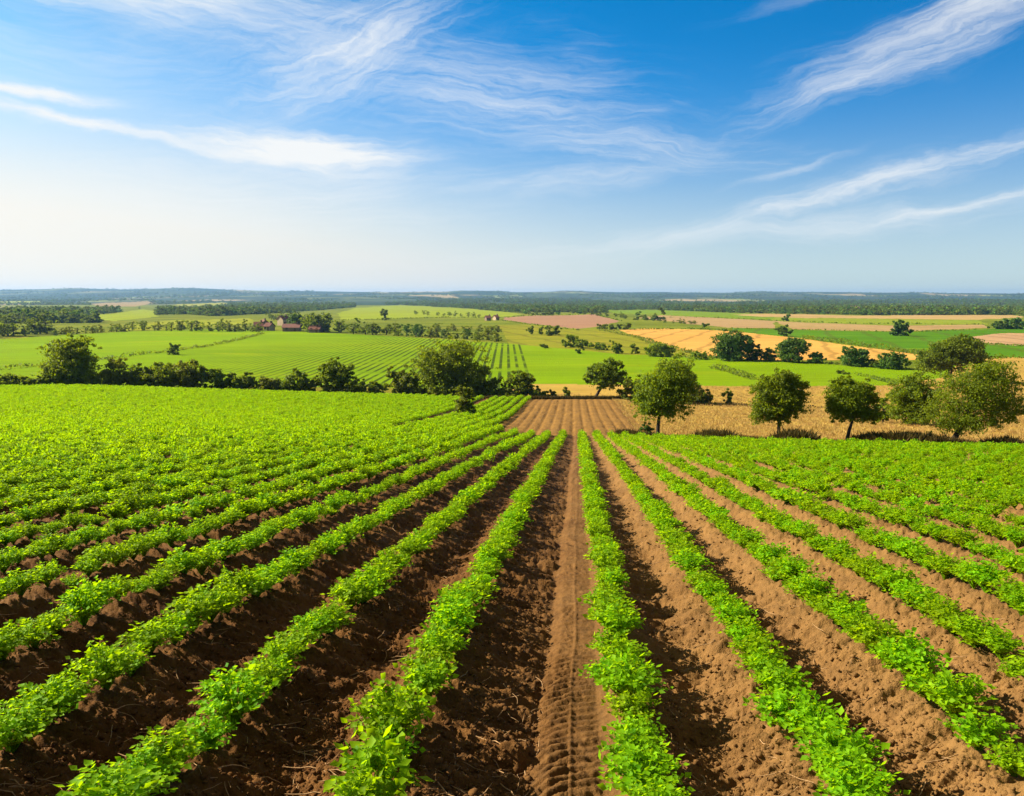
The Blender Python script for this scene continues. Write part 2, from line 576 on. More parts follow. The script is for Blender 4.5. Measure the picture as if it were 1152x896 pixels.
def field_mat(name, a, b, scale=0.5, fine=5.0, c=None, stretch=(1, 1), rows=None, bump=0.1, tram=None):
    """A distant field: two tones in broad drifts plus a fine grain; rows = (direction slope, spacing, colour, amount)."""
    m, T, out = new_mat(name)
    P = pos(T)
    s = T.new('ShaderNodeSeparateXYZ')
    T.link(P, s.inputs[0])
    Q = T.combine(T.math('MULTIPLY', s.outputs[0], stretch[0]), T.math('MULTIPLY', s.outputs[1], stretch[1]), 0.0)
    big = T.noise(Q, scale * 0.06, 5, 0.6)
    fn = T.noise(P, fine, 5, 0.7)
    f = T.math('ADD', T.math('MULTIPLY', big, 0.62), T.math('MULTIPLY', fn, 0.38))
    col = T.ramp(f, [(0.36, a), (0.62, b)])
    if c is not None:
        col = T.mix(T.smooth(T.noise(Q, scale * 0.2, 4, 0.6), 0.56, 0.70), col, c)
    if tram is not None:
        tm = T.math('SUBTRACT', s.outputs[0], T.math('MULTIPLY', s.outputs[1], tram[0]))
        tw = T.math('SINE', T.math('MULTIPLY', T.math('ADD', tm, T.math('MULTIPLY', big, 10.0)), 2 * math.pi / tram[1]))
        col = T.mix(T.math('MULTIPLY', T.smooth(tw, 0.80, 0.99), 0.40), col, (0.10, 0.085, 0.02))
    mott = T.noise(Q, scale * 0.55, 5, 0.65)
    mott2 = T.noise(P, 0.012, 3, 0.6)
    k_ = T.math('ADD', 0.46, T.math('ADD', T.math('MULTIPLY', mott, 0.50), T.math('MULTIPLY', mott2, 0.28)))
    hv = T.new('ShaderNodeHueSaturation')
    T.put(hv.inputs['Value'], k_)
    T.put(hv.inputs['Hue'], T.math('ADD', 0.487, T.math('MULTIPLY', mott2, 0.026)))
    T.link(col, hv.inputs['Color'])
    col = hv.outputs[0]
    h = fn
    if rows is not None:
        slope, sp, rc, am, m0, m1, m2 = rows
        mm = T.math('SUBTRACT', s.outputs[0], T.math('MULTIPLY', s.outputs[1], slope))
        wv = T.math('SINE', T.math('MULTIPLY', mm, 2 * math.pi / sp))
        br = T.math('MULTIPLY', T.smooth(T.noise(P, 0.10, 3, 0.6), 0.25, 0.55), T.math('MULTIPLY', T.smooth(mm, m0, m1), T.smooth(mm, m2 + 0.6, m2)))
        col = T.mix(T.math('MULTIPLY', T.math('MULTIPLY', T.smooth(wv, 0.0, 0.8), am), br), col, rc)
    principled(T, out, col, 0.95, 0.02, h, bump, 1.0)
    return m


def plain_mat(name, col, rough=0.85, scale=4.0, amp=0.25):
    m, T, out = new_mat(name)
    n = T.noise(pos(T), scale, 5, 0.65)
    c = T.ramp(n, [(0.3, tuple(x * (1 - amp) for x in col)), (0.7, tuple(min(1, x * (1 + amp)) for x in col))])
    principled(T, out, c, rough, 0.2, n, 0.02, 0.5)
    return m


M = {}
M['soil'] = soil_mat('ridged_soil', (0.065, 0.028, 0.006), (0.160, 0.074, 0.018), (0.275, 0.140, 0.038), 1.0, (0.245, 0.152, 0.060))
M['tilled'] = soil_mat('tilled_soil', (0.120, 0.062, 0.013), (0.205, 0.106, 0.021), (0.29, 0.158, 0.036), 0.5)
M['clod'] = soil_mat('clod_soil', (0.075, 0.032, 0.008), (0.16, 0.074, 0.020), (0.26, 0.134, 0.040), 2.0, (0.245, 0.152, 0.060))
M['straw'] = plain_mat('dry_straw', (0.36, 0.22, 0.10), 0.8, 40)
M['crop'] = leaf_mat('crop_leaf', (0.062, 0.175, 0.002), (0.250, 0.455, 0.002), (0.56, 0.82, 0.002), 0.48, 0.20, 0.10, 0.6, 7.0, 0.34)
M['stem'] = leaf_mat('crop_stem', (0.10, 0.17, 0.02), (0.17, 0.25, 0.03), (0.3, 0.4, 0.03), 0.2, 0.1)
M['oak'] = leaf_mat('tree_leaf', (0.036, 0.064, 0.003), (0.150, 0.218, 0.006), (0.40, 0.49, 0.008), 0.44, 0.12, 0.2, 0.6, 1.2)
M['oak_deep'] = leaf_mat('deep_tree_leaf', (0.034, 0.060, 0.004), (0.140, 0.200, 0.007), (0.36, 0.45, 0.010), 0.42, 0.12, 0.2, 0.6, 1.2)
M['bush'] = leaf_mat('bush_leaf', (0.046, 0.070, 0.005), (0.150, 0.185, 0.010), (0.38, 0.42, 0.012), 0.40, 0.14, 0.2, 0.6, 1.6)
M['lush'] = leaf_mat('lush_leaf', (0.035, 0.085, 0.008), (0.085, 0.165, 0.014), (0.18, 0.30, 0.02), 0.34, 0.14, 0.2, 0.6, 1.6)
M['wood'] = leaf_mat('wood_leaf', (0.036, 0.074, 0.008), (0.190, 0.260, 0.020), (0.28, 0.36, 0.02), 0.3, 0.45, 0.1, 0.7, 0.05)
M['bark'] = plain_mat('bark', (0.055, 0.040, 0.026), 0.9, 6.0, 0.5)
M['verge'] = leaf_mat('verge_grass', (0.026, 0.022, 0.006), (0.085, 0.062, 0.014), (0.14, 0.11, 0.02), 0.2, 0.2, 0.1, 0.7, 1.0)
M['dry_or_lit'] = leaf_mat('dry_stubble', (0.27, 0.170, 0.045), (0.48, 0.320, 0.095), (0.52, 0.36, 0.09), 0.25, 0.2, 0.15, 0.7, 0.5)

# ------------------------------------------------------------------ the ground: one sheet, cut into its fields
def in_poly(u, v, poly):
    inside = np.zeros(u.shape, bool)
    n = len(poly)
    for i in range(n):
        x1, y1 = poly[i]
        x2, y2 = poly[(i + 1) % n]
        c = (y1 > v) != (y2 > v)
        with np.errstate(divide='ignore', invalid='ignore'):
            xi = (x2 - x1) * (v - y1) / (y2 - y1 + 1e-12) + x1
        inside ^= c & (u < xi)
    return inside


GOLD_EDGE = ([-700, 430, 520, 560, 590, 700, 840, 1000, 1060, 1085, 1152, 1900], [437, 436, 439, 440, 432, 433, 435, 434, 425, 404, 402, 400])
GREEN_TOP = ([-700, 0, 75, 150, 230, 300, 350, 430, 500, 580, 640, 700, 760, 830, 900, 960, 1030, 1085, 1900],
             [386, 382, 377, 373, 371, 371.5, 374, 378, 382, 387.5, 393, 399, 401, 405, 407, 412, 416, 404, 400])

FIELDS = [  # name, polygon in photo pixels, (low tone, high tone, third tone), grain; listed front to back, the first hit wins
    ('stubble_field', [(695, 371.5), (730, 369.5), (800, 371.5), (832, 373.5), (905, 381.5), (960, 389.5), (1050, 401), (1046, 410), (1000, 415), (960, 411.5), (900, 406.5), (850, 404.5), (800, 400.5), (745, 390), (715, 378)],
     ((0.58, 0.30, 0.060), (0.68, 0.385, 0.090), None), 0.7),
    ('grass_bank', [(560, 366), (600, 365), (650, 371), (690, 371), (745, 390), (800, 401), (760, 402), (700, 400), (640, 394), (575, 388)],
     ((0.17, 0.20, 0.010), (0.30, 0.29, 0.020), (0.46, 0.33, 0.04)), 0.6),
    ('ploughed_field', [(566, 357.5), (600, 355.5), (668, 353.8), (697, 361.5), (668, 368.5), (648, 370.8), (600, 364.5), (566, 360)],
     ((0.34, 0.185, 0.105), (0.40, 0.23, 0.135), None), 0.5),
    ('stubble_field', [(715, 357.5), (745, 355), (800, 357.5), (870, 361.5), (870, 369.5), (820, 369), (790, 366), (745, 361)],
     ((0.36, 0.24, 0.10), (0.46, 0.31, 0.14), None), 0.5),
    ('stubble_field', [(1096, 379), (1125, 375.5), (1400, 372), (1400, 391), (1152, 389.5), (1096, 386)],
     ((0.44, 0.27, 0.13), (0.52, 0.34, 0.17), None), 0.5),
    ('crop_field', [(820, 369.5), (890, 371), (1010, 374), (1110, 370.5), (1152, 368), (1400, 366), (1400, 405), (1085, 404), (1050, 400), (960, 388), (905, 381.5), (840, 376)],
     ((0.060, 0.170, 0.003), (0.105, 0.235, 0.005), (0.17, 0.27, 0.01)), 0.5),
    ('stubble_field', [(870, 361), (925, 364), (1000, 366.5), (1108, 365.5), (1112, 369), (1010, 373), (890, 370.5)],
     ((0.38, 0.25, 0.10), (0.46, 0.31, 0.13), (0.15, 0.19, 0.03)), 0.5),
    ('pasture', [(870, 357), (960, 359), (1100, 360.5), (1115, 365), (1000, 366), (925, 363.5), (870, 360.5)],
     ((0.19, 0.26, 0.012), (0.28, 0.33, 0.018), (0.36, 0.27, 0.08)), 0.5),
    ('stubble_field', [(820, 353.5), (900, 353.5), (960, 355), (1140, 354.5), (1152, 357), (1100, 360), (960, 358.5), (860, 357)],
     ((0.42, 0.28, 0.10), (0.52, 0.36, 0.14), None), 0.4),
    ('crop_field', [(672, 349.5), (730, 348.5), (830, 352.5), (870, 355.5), (870, 361), (800, 357), (745, 354.5), (690, 353)],
     ((0.14, 0.24, 0.008), (0.21, 0.30, 0.012), None), 0.4),
    ('pasture', [(380, 353), (400, 346.5), (450, 343.5), (520, 347), (572, 351.5), (588, 354), (560, 357.5), (480, 357), (440, 359), (385, 360)],
     ((0.22, 0.29, 0.008), (0.31, 0.37, 0.014), (0.34, 0.34, 0.03)), 0.4),
    ('crop_field', [(88, 361), (92, 356), (125, 353), (160, 348.5), (180, 350), (176, 357), (130, 361)],
     ((0.24, 0.31, 0.012), (0.31, 0.37, 0.018), None), 0.3),
    ('stubble_field', [(-80, 345.5), (30, 345), (33, 349), (-80, 350)], ((0.26, 0.25, 0.05), (0.34, 0.30, 0.07), None), 0.3),
    ('crop_field', [(-80, 339.5), (45, 339), (52, 341.5), (-80, 342)], ((0.26, 0.32, 0.02), (0.35, 0.39, 0.03), None), 0.3),
    ('ploughed_field', [(103, 342), (165, 339), (178, 341), (150, 345), (110, 345)], ((0.32, 0.24, 0.10), (0.38, 0.28, 0.13), None), 0.3),
    ('pasture', [(195, 343), (250, 340.5), (262, 343), (225, 347)], ((0.30, 0.32, 0.03), (0.38, 0.37, 0.05), None), 0.3),
    ('pasture', [(130, 367), (200, 360), (280, 358.5), (288, 363), (200, 371), (140, 372)], ((0.23, 0.28, 0.010), (0.33, 0.34, 0.02), None), 0.3),
]


def build_ground():
    us = np.concatenate([np.arange(-700, -60, 14), np.arange(-60, 1212, 1.3), np.arange(1212, 1901, 14)])
    w = (us - CX) / F_PX
    w = np.concatenate([np.linspace(-8, w[0], 14)[:-1], w, np.linspace(w[-1], 8, 14)[1:]])
    hs = list(np.linspace(1.0, 3.1, 40))
    while hs[-1] < 9500:
        h = hs[-1]
        hs.append(h + (min(0.00085 * h * h, 0.34) if h < 100 else (h * 0.0095 if h < 400 else h * 0.0125)))
    hs = np.array(hs)
    W, H = np.meshgrid(w, hs)
    X, Y = W * H, H
    far_clip = 12000.0
    X = np.clip(X, -far_clip, far_clip)
    Z = ground(X, Y)
    nr, nc = X.shape
    P = np.stack([X, Y, Z], -1).reshape(-1, 3)
    idx = np.arange(nr * nc).reshape(nr, nc)
    Q = np.stack([idx[:-1, :-1], idx[:-1, 1:], idx[1:, 1:], idx[1:, :-1]], -1).reshape(-1, 4)
    C = P[Q].mean(1)
    x, y, z = C.T
    u0 = CX + F_PX * x / y
    t = z / y
    v = v_of_t(t)
    u = CX + F_PX * x / (y * fwd_of_t(t))
    r = x - TA * y
    fid = np.full(len(Q), -1)
    crop = y < crop_far(u0, r)
    fid[crop] = 0
    tilled = ~crop & (r > -6.0) & (r < 4.5) & (y < 91)
    fid[tilled] = 1
    rest = ~crop & ~tilled
    gold = rest & (y < 420) & (v > np.interp(u, *GOLD_EDGE)) & (u > 575)
    fid[gold] = 2
    dip = rest & ~gold & (y < 170) & (v > np.interp(u, *GOLD_EDGE)) & (u <= 575)
    fid[dip] = 3
    rest = rest & ~gold & ~dip
    green = rest & (y < 560) & (v > np.interp(u, *GREEN_TOP))
    fid[green] = 4
    rest = rest & ~green
    left = (fid == -1) & (y > 200)
    ju = 5.0 * vnoise(x / 14.0, y / 40.0, 15)                     # uneven field edges
    jv = 1.0 * vnoise(x / 20.0, y / 50.0, 16)
    for k, (_, poly, _, _) in enumerate(FIELDS):
        hit = left & (fid == -1) & in_poly(u + ju, v + jv, poly)
        fid[hit] = 10 + k
    fid[(fid == -1) & (y < 2300)] = 5
    fid[(fid == -1)] = 6

    mats = {
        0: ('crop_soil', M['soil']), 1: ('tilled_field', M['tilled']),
        2: ('stubble_field', field_mat('golden_stubble', (0.36, 0.225, 0.045), (0.54, 0.345, 0.075), 1.2, 5.0, (0.46, 0.34, 0.05), (0.35, 1.4), None, 0.15)),
        3: ('grass_margin', field_mat('margin_grass', (0.15, 0.16, 0.014), (0.26, 0.23, 0.02), 1.0, 4.0)),
        4: ('crop_field', field_mat('mid_crop', (0.170, 0.300, 0.001), (0.245, 0.375, 0.001), 0.35, 3.0, (0.275, 0.355, 0.002), (0.25, 1.2), (-0.0067, 1.9, (0.040, 0.065, 0.006), 0.95, -95.0, -25.0, 4.5), 0.3)),
        5: ('valley_ground', field_mat('valley_grass', (0.085, 0.130, 0.008), (0.23, 0.26, 0.018), 0.35, 0.5, (0.36, 0.31, 0.04), (0.3, 1.0), None, 0.5)),
    }
    m, T, out = new_mat('distant_country')
    Pn = pos(T)
    s = T.new('ShaderNodeSeparateXYZ')
    T.link(Pn, s.inputs[0])
    Qn = T.combine(T.math('MULTIPLY', s.outputs[0], 1 / 330.0), T.math('MULTIPLY', s.outputs[1], 1 / 620.0), 0.0)
    vor = T.new('ShaderNodeTexVoronoi', voronoi_dimensions='2D')
    vor.inputs['Scale'].default_value = 1.0
    T.link(Qn, vor.inputs['Vector'])
    vs = T.new('ShaderNodeSeparateColor')
    T.link(vor.outputs['Color'], vs.inputs[0])
    c = T.ramp(vs.outputs[0], [(0.0, (0.040, 0.060, 0.016)), (0.40, (0.075, 0.105, 0.022)), (0.60, (0.15, 0.17, 0.035)), (0.78, (0.42, 0.32, 0.14)), (0.93, (0.26, 0.29, 0.05))], 'CONSTANT')
    wood = T.noise(T.combine(T.math('MULTIPLY', s.outputs[0], 1 / 420.0), T.math('MULTIPLY', s.outputs[1], 1 / 900.0), 4.0), 1.0, 6, 0.62)
    c = T.mix(T.smooth(wood, 0.47, 0.53), c, (0.030, 0.060, 0.016))
    c = T.mix(T.math('MULTIPLY', T.noise(Pn, 0.03, 4, 0.7), 0.5), c, (0.02, 0.035, 0.012))
    principled(T, out, c, 0.95, 0.05)
    mats[6] = ('distant_hills', m)
    for k, (nm, _, (a, b, c3), g) in enumerate(FIELDS):
        mats[10 + k] = (nm, field_mat(nm + '_surface', a, b, g, 0.9, c3, (0.2, 1.3), None, 0.3, ((0.35, -0.2, 0.9, -0.7, 0.1)[k % 5], 13.0 + 2 * (k % 3))))
    for k in sorted(mats):
        sel = fid == k
        if not sel.any():
            continue
        q = Q[sel]
        used, inv = np.unique(q, return_inverse=True)
        me = raw_mesh(mats[k][0], P[used], inv.reshape(-1, 4), mats[k][1], smooth=True)
        tag(link(mats[k][0], me), kind='structure')
    # the same field behind the camera
    xs = np.linspace(-60, 60, 61)
    ys = np.linspace(-12, 1.0, 40)
    XX, YY = np.meshgrid(xs, ys)
    ZZ = plane(YY) + 0.03 * fbm(XX, YY, 3, 5)
    ZZ[-1] = ground(np.clip(XX[-1], -8, 8), YY[-1])
    PP = np.stack([XX, YY, ZZ], -1).reshape(-1, 3)
    ii = np.arange(XX.size).reshape(XX.shape)
    QQ = np.stack([ii[:-1, :-1], ii[:-1, 1:], ii[1:, 1:], ii[1:, :-1]], -1).reshape(-1, 4)
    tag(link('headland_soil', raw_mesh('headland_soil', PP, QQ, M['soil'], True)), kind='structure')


build_ground()

# ------------------------------------------------------------------ leaves, plants, trees
def unit(a):
    return a / np.maximum(np.linalg.norm(a, axis=-1, keepdims=True), 1e-9)


def leaves_mesh(pos_, dirs, nrm, L, W, fold=0.25):
    """Folded leaves: five points, four triangles each."""
    d = unit(dirs)
    n = unit(nrm - d * (nrm * d).sum(-1, keepdims=True))
    s = np.cross(d, n)
    L, W = np.asarray(L)[:, None], np.asarray(W)[:, None]
    b = pos_
    mid = b + d * L * 0.5 - n * W * fold
    l = b + d * L * 0.42 + s * W * 0.5
    rr = b + d * L * 0.42 - s * W * 0.5
    tp = b + d * L - n * L * 0.12
    V = np.stack([b, l, mid, rr, tp], 1).reshape(-1, 3)
    k = np.arange(len(b))[:, None] * 5
    Fc = np.concatenate([k + [0, 2, 1], k + [1, 2, 4], k + [0, 3, 2], k + [2, 3, 4]], 0)
    return V, Fc


def cards_mesh(pos_, dirs, nrm, L, W):
    """Small two-triangle leaves for crowns seen from further off."""
    d = unit(dirs)
    n = unit(nrm - d * (nrm * d).sum(-1, keepdims=True))
    s = np.cross(d, n)
    L, W = np.asarray(L)[:, None], np.asarray(W)[:, None]
    V = np.stack([pos_ - d * L * 0.5, pos_ + s * W * 0.5 - n * W * 0.12, pos_ + d * L * 0.5, pos_ - s * W * 0.5 - n * W * 0.12], 1).reshape(-1, 3)
    k = np.arange(len(pos_))[:, None] * 4
    return V, np.concatenate([k + [0, 2, 1], k + [0, 3, 2]], 0)


def rand_dirs(n, g):
    a = g.normal(size=(n, 3))
    return unit(a)


def tube(points, radii, sides=6):
    pts = np.asarray(points, float)
    V, F = [], []
    for i, p in enumerate(pts):
        d = pts[min(i + 1, len(pts) - 1)] - pts[max(i - 1, 0)]
        d = d / (np.linalg.norm(d) + 1e-9)
        a = np.cross(d, [0.31, 0.95, 0.1]); a /= np.linalg.norm(a) + 1e-9
        b = np.cross(d, a)
        for k in range(sides):
            th = 2 * math.pi * k / sides
            V.append(p + radii[i] * (math.cos(th) * a + math.sin(th) * b))
    for i in range(len(pts) - 1):
        for k in range(sides):
            a0, a1 = i * sides + k, i * sides + (k + 1) % sides
            F.append((a0, a1, a1 + sides, a0 + sides))
    return np.array(V), np.array(F)


def join(parts):
    V, F, o = [], [], 0
    for v, f in parts:
        V.append(v); F.append(f + o); o += len(v)
    return np.concatenate(V), np.concatenate(F)


def plant_mesh(name, seed, n_stems=17, R=0.19, Ht=0.27, hi=True, leaf=1.0):
    g = np.random.default_rng(seed)
    if not hi:
        n = 150
        d = rand_dirs(n, g)
        d[:, 2] = np.abs(d[:, 2]) * 1.1 - 0.05
        d = unit(d)
        rad = g.uniform(0.40, 1.08, n)[:, None]
        p = d * rad * [R, R, Ht * 0.85] + [0, 0, 0.03]
        p[:, :2] += g.normal(0, 0.02, (n, 2))
        nr = unit(d + g.normal(0, 0.65, (n, 3)) + [0, 0, 0.3])
        V, F = leaves_mesh(p, d + g.normal(0, 0.5, (n, 3)), nr, g.uniform(0.045, 0.075, n), g.uniform(0.035, 0.055, n))
        return raw_mesh(name, V, F, M['crop'])
    P, D, N, L, W = [], [], [], [], []
    stems = []
    for k in range(n_stems):
        az = 2 * math.pi * (k * 0.618 + g.uniform(-0.08, 0.08))
        lean = (0.25 + 0.75 * (k / n_stems) ** 0.7) * g.uniform(0.8, 1.1)
        hd = np.array([math.cos(az), math.sin(az), 0.0])
        ht = Ht * g.uniform(0.72, 1.08) * (1.05 - 0.45 * lean)
        cv = [hd * R * lean * s ** 1.2 + np.array([0, 0, 1]) * ht * s * (1.75 - 0.75 * s) for s in (0.0, 0.35, 0.7, 1.0)]
        stems.append(tube(cv, [0.004, 0.003, 0.0022, 0.001], 3))
        for s in (0.40, 0.52, 0.63, 0.74, 0.84, 0.93, 1.0):
            base = hd * R * lean * s ** 1.2 + np.array([0, 0, 1]) * ht * s * (1.75 - 0.75 * s)
            sd = np.cross(hd, [0, 0, 1])
            if s == 1.0:
                opts = [(hd * 0.8 + np.array([0, 0, 0.15]), 1.25)]
            else:
                opts = [(sd * 0.9 + hd * 0.45 + np.array([0, 0, 0.22]), 1.0), (-sd * 0.9 + hd * 0.45 + np.array([0, 0, 0.22]), 1.0)]
            for dd, q in opts:
                dd = dd + g.normal(0, 0.28, 3)
                P.append(base + g.normal(0, 0.008, 3)); D.append(dd)
                N.append(np.array([0, 0, 1.0]) + hd * 0.35 + g.normal(0, 0.33, 3))
                le = g.uniform(0.019, 0.038) * q * leaf
                L.append(le); W.append(le * g.uniform(0.62, 0.85))
    V, F = leaves_mesh(np.array(P), np.array(D), np.array(N), np.array(L), np.array(W))
    SV, SF = join(stems)
    return raw_mesh(name, np.concatenate([V, SV]), [F, SF + len(V)], M['crop'])


def crown_arrays(lobes, n_leaf, leaf, g, clump=0.36, inner=0.35):
    """Leaf clumps over a set of ellipsoids (cx, cy, cz, rx, ry, rz); clumps leave gaps between them."""
    lobes = np.array(lobes, float)
    vol = (lobes[:, 3] * lobes[:, 4] * lobes[:, 5]) ** 0.75
    pr = vol / vol.sum()
    nc = max(10, n_leaf // 42)
    li = g.choice(len(lobes), nc, p=pr)
    d = rand_dirs(nc, g)
    rad = g.uniform(inner ** 2, 1.0, nc) ** 0.5
    rad *= 1 + 0.16 * np.sin(3 * d[:, 0] + 5 * d[:, 2] + li) + g.normal(0, 0.11, nc)
    far_out = g.random(nc) < 0.13                                  # sprigs that stand out of the outline
    rad = np.where(far_out, g.uniform(1.02, 1.32, nc), rad)
    cc = lobes[li, :3] + d * rad[:, None] * lobes[li, 3:]
    mean_r = lobes[:, 3:].mean(1)
    cs = mean_r[li] * clump * g.uniform(0.6, 1.25, nc) * np.where(far_out, 0.6, 1.0)
    ci = g.integers(0, nc, n_leaf)
    off = g.normal(size=(n_leaf, 3))
    off = unit(off) * (g.uniform(0, 1, n_leaf) ** 0.45)[:, None] * cs[ci][:, None] * [1.15, 1.15, 0.75]
    p = cc[ci] + off
    out = unit(p - lobes[li[ci], :3])
    nr = unit(out * 0.5 + unit(off) * 0.5 + g.normal(0, 0.6, (n_leaf, 3)) + [0, 0, 0.35])
    dr = g.normal(0, 1, (n_leaf, 3)) + out * 0.4 - [0, 0, 0.35]
    L = leaf * g.uniform(0.7, 1.35, n_leaf)
    return p, dr, nr, L, L * g.uniform(0.5, 0.8, n_leaf)


def tree_meshes(name, lobes, n_leaf, leaf, mat, trunk_pts, trunk_r, seed, clump=0.36, limbs=True):
    """Returns (trunk mesh, crown mesh) with the base of the trunk at the origin."""
    g = np.random.default_rng(seed)
    V, F = cards_mesh(*crown_arrays(lobes, n_leaf, leaf, g, clump))
    zmin = 0.02
    V[:, 2] = np.where(V[:, 2] < zmin, zmin + (zmin - V[:, 2]) * 0.3, V[:, 2])
    crown = raw_mesh(name + '_crown', V, F, M[mat])
    parts = [tube(trunk_pts, trunk_r, 8)]
    top = np.array(trunk_pts[-1], float)
    if limbs:
        for lb in lobes:
            c = np.array(lb[:3], float)
            for e in range(3):
                tgt = c + g.normal(0, 0.45, 3) * np.array(lb[3:])
                st = top + (np.array(trunk_pts[-2], float) - top) * g.uniform(0, 0.7)
                md = (st + tgt) / 2 + np.array([0, 0, 0.12 * np.linalg.norm(tgt - st)])
                r0 = trunk_r[-1] * g.uniform(0.4, 0.7)
                parts.append(tube([st, md, tgt], [r0, r0 * 0.6, r0 * 0.2], 5))
    TV, TF = join(parts)
    trunk = raw_mesh(name + '_trunk', TV, TF, M['bark'], True)
    return trunk, crown


def place_tree(name, label, cat, xyz, trunk, crown, rz=0.0, scale=(1, 1, 1), group=None):
    e = link(name, None, None, xyz, rz, scale)
    tag(e, label, cat, group)
    link('trunk', trunk, e)
    link('crown', crown, e)
    return e


# ------------------------------------------------------------------ scattered stuff through geometry nodes
def scatter(name, protos, P, rot, scl, idx, kind='stuff'):
    """One object that stands many small copies of a few meshes on the points P."""
    me = raw_mesh_points(name, P)
    a = me.attributes.new('rot', 'FLOAT_VECTOR', 'POINT'); a.data.foreach_set('vector', np.asarray(rot, np.float32).ravel())
    a = me.attributes.new('scl', 'FLOAT_VECTOR', 'POINT'); a.data.foreach_set('vector', np.asarray(scl, np.float32).ravel())
    a = me.attributes.new('idx', 'INT', 'POINT'); a.data.foreach_set('value', np.asarray(idx, np.int32))
    o = link(name, me)
    tag(o, kind=kind)
    src = bpy.data.collections.new(name + '_source')
    for i, p in enumerate(protos):
        so = bpy.data.objects.new('%s_source_%02d' % (name, i), p)
        src.objects.link(so)
    tree = bpy.data.node_groups.new(name + '_scatter', 'GeometryNodeTree')
    tree.interface.new_socket('Geometry', in_out='INPUT', socket_type='NodeSocketGeometry')
    tree.interface.new_socket('Geometry', in_out='OUTPUT', socket_type='NodeSocketGeometry')
    T = NT(tree)
    gi, go = T.new('NodeGroupInput'), T.new('NodeGroupOutput')
    mp = T.new('GeometryNodeMeshToPoints')
    T.link(gi.outputs[0], mp.inputs['Mesh'])
    ci = T.new('GeometryNodeCollectionInfo')
    ci.inputs['Collection'].default_value = src
    ci.inputs['Separate Children'].default_value = True
    ci.inputs['Reset Children'].default_value = True
    ip = T.new('GeometryNodeInstanceOnPoints')
    T.link(mp.outputs[0], ip.inputs['Points'])
    T.link(ci.outputs[0], ip.inputs['Instance'])
    ip.inputs['Pick Instance'].default_value = True

    def attr(nm, dt):
        n = T.new('GeometryNodeInputNamedAttribute', data_type=dt)
        n.inputs['Name'].default_value = nm
        return [s for s in n.outputs if s.enabled and s.name == 'Attribute'][0]
    T.link(attr('idx', 'INT'), ip.inputs['Instance Index'])
    T.link(attr('rot', 'FLOAT_VECTOR'), ip.inputs['Rotation'])
    T.link(attr('scl', 'FLOAT_VECTOR'), ip.inputs['Scale'])
    T.link(ip.outputs[0], go.inputs[0])
    md = o.modifiers.new('scatter', 'NODES')
    md.node_group = tree
    return o


def raw_mesh_points(name, P):
    me = bpy.data.meshes.new(name)
    P = np.asarray(P, np.float32)
    me.vertices.add(len(P))
    me.vertices.foreach_set('co', P.ravel())
    me.update()
    return me


# ------------------------------------------------------------------ the crop
def crop_points():
    out = []
    g = np.random.default_rng(3)
    for ri, r in enumerate(ROWS):
        y = 1.6
        sp = 0.26
        n = int((98 - y) / sp)
        ys = y + np.arange(n) * sp + g.uniform(-0.05, 0.05, n)
        xs = r + TA * ys + g.normal(0, 0.022, n)
        u = CX + F_PX * xs / ys
        keep = (ys < crop_far(u, np.full(n, r)) - 0.25) & (u > -190) & (u < 1340)
        bare = (np.abs(r + 10.5) < 0.55) & (ys > 44)
        keep &= ~bare
        keep &= (ys < 21) | (g.random(n) < 0.80)
        # a few gaps where a plant failed, more of them on the right
        keep &= g.random(n) > np.where(ys < 14, 0.0, 0.025)
        for yy, xx in zip(ys[keep], xs[keep]):
            out.append((xx, yy, ri))
    return np.array(out)


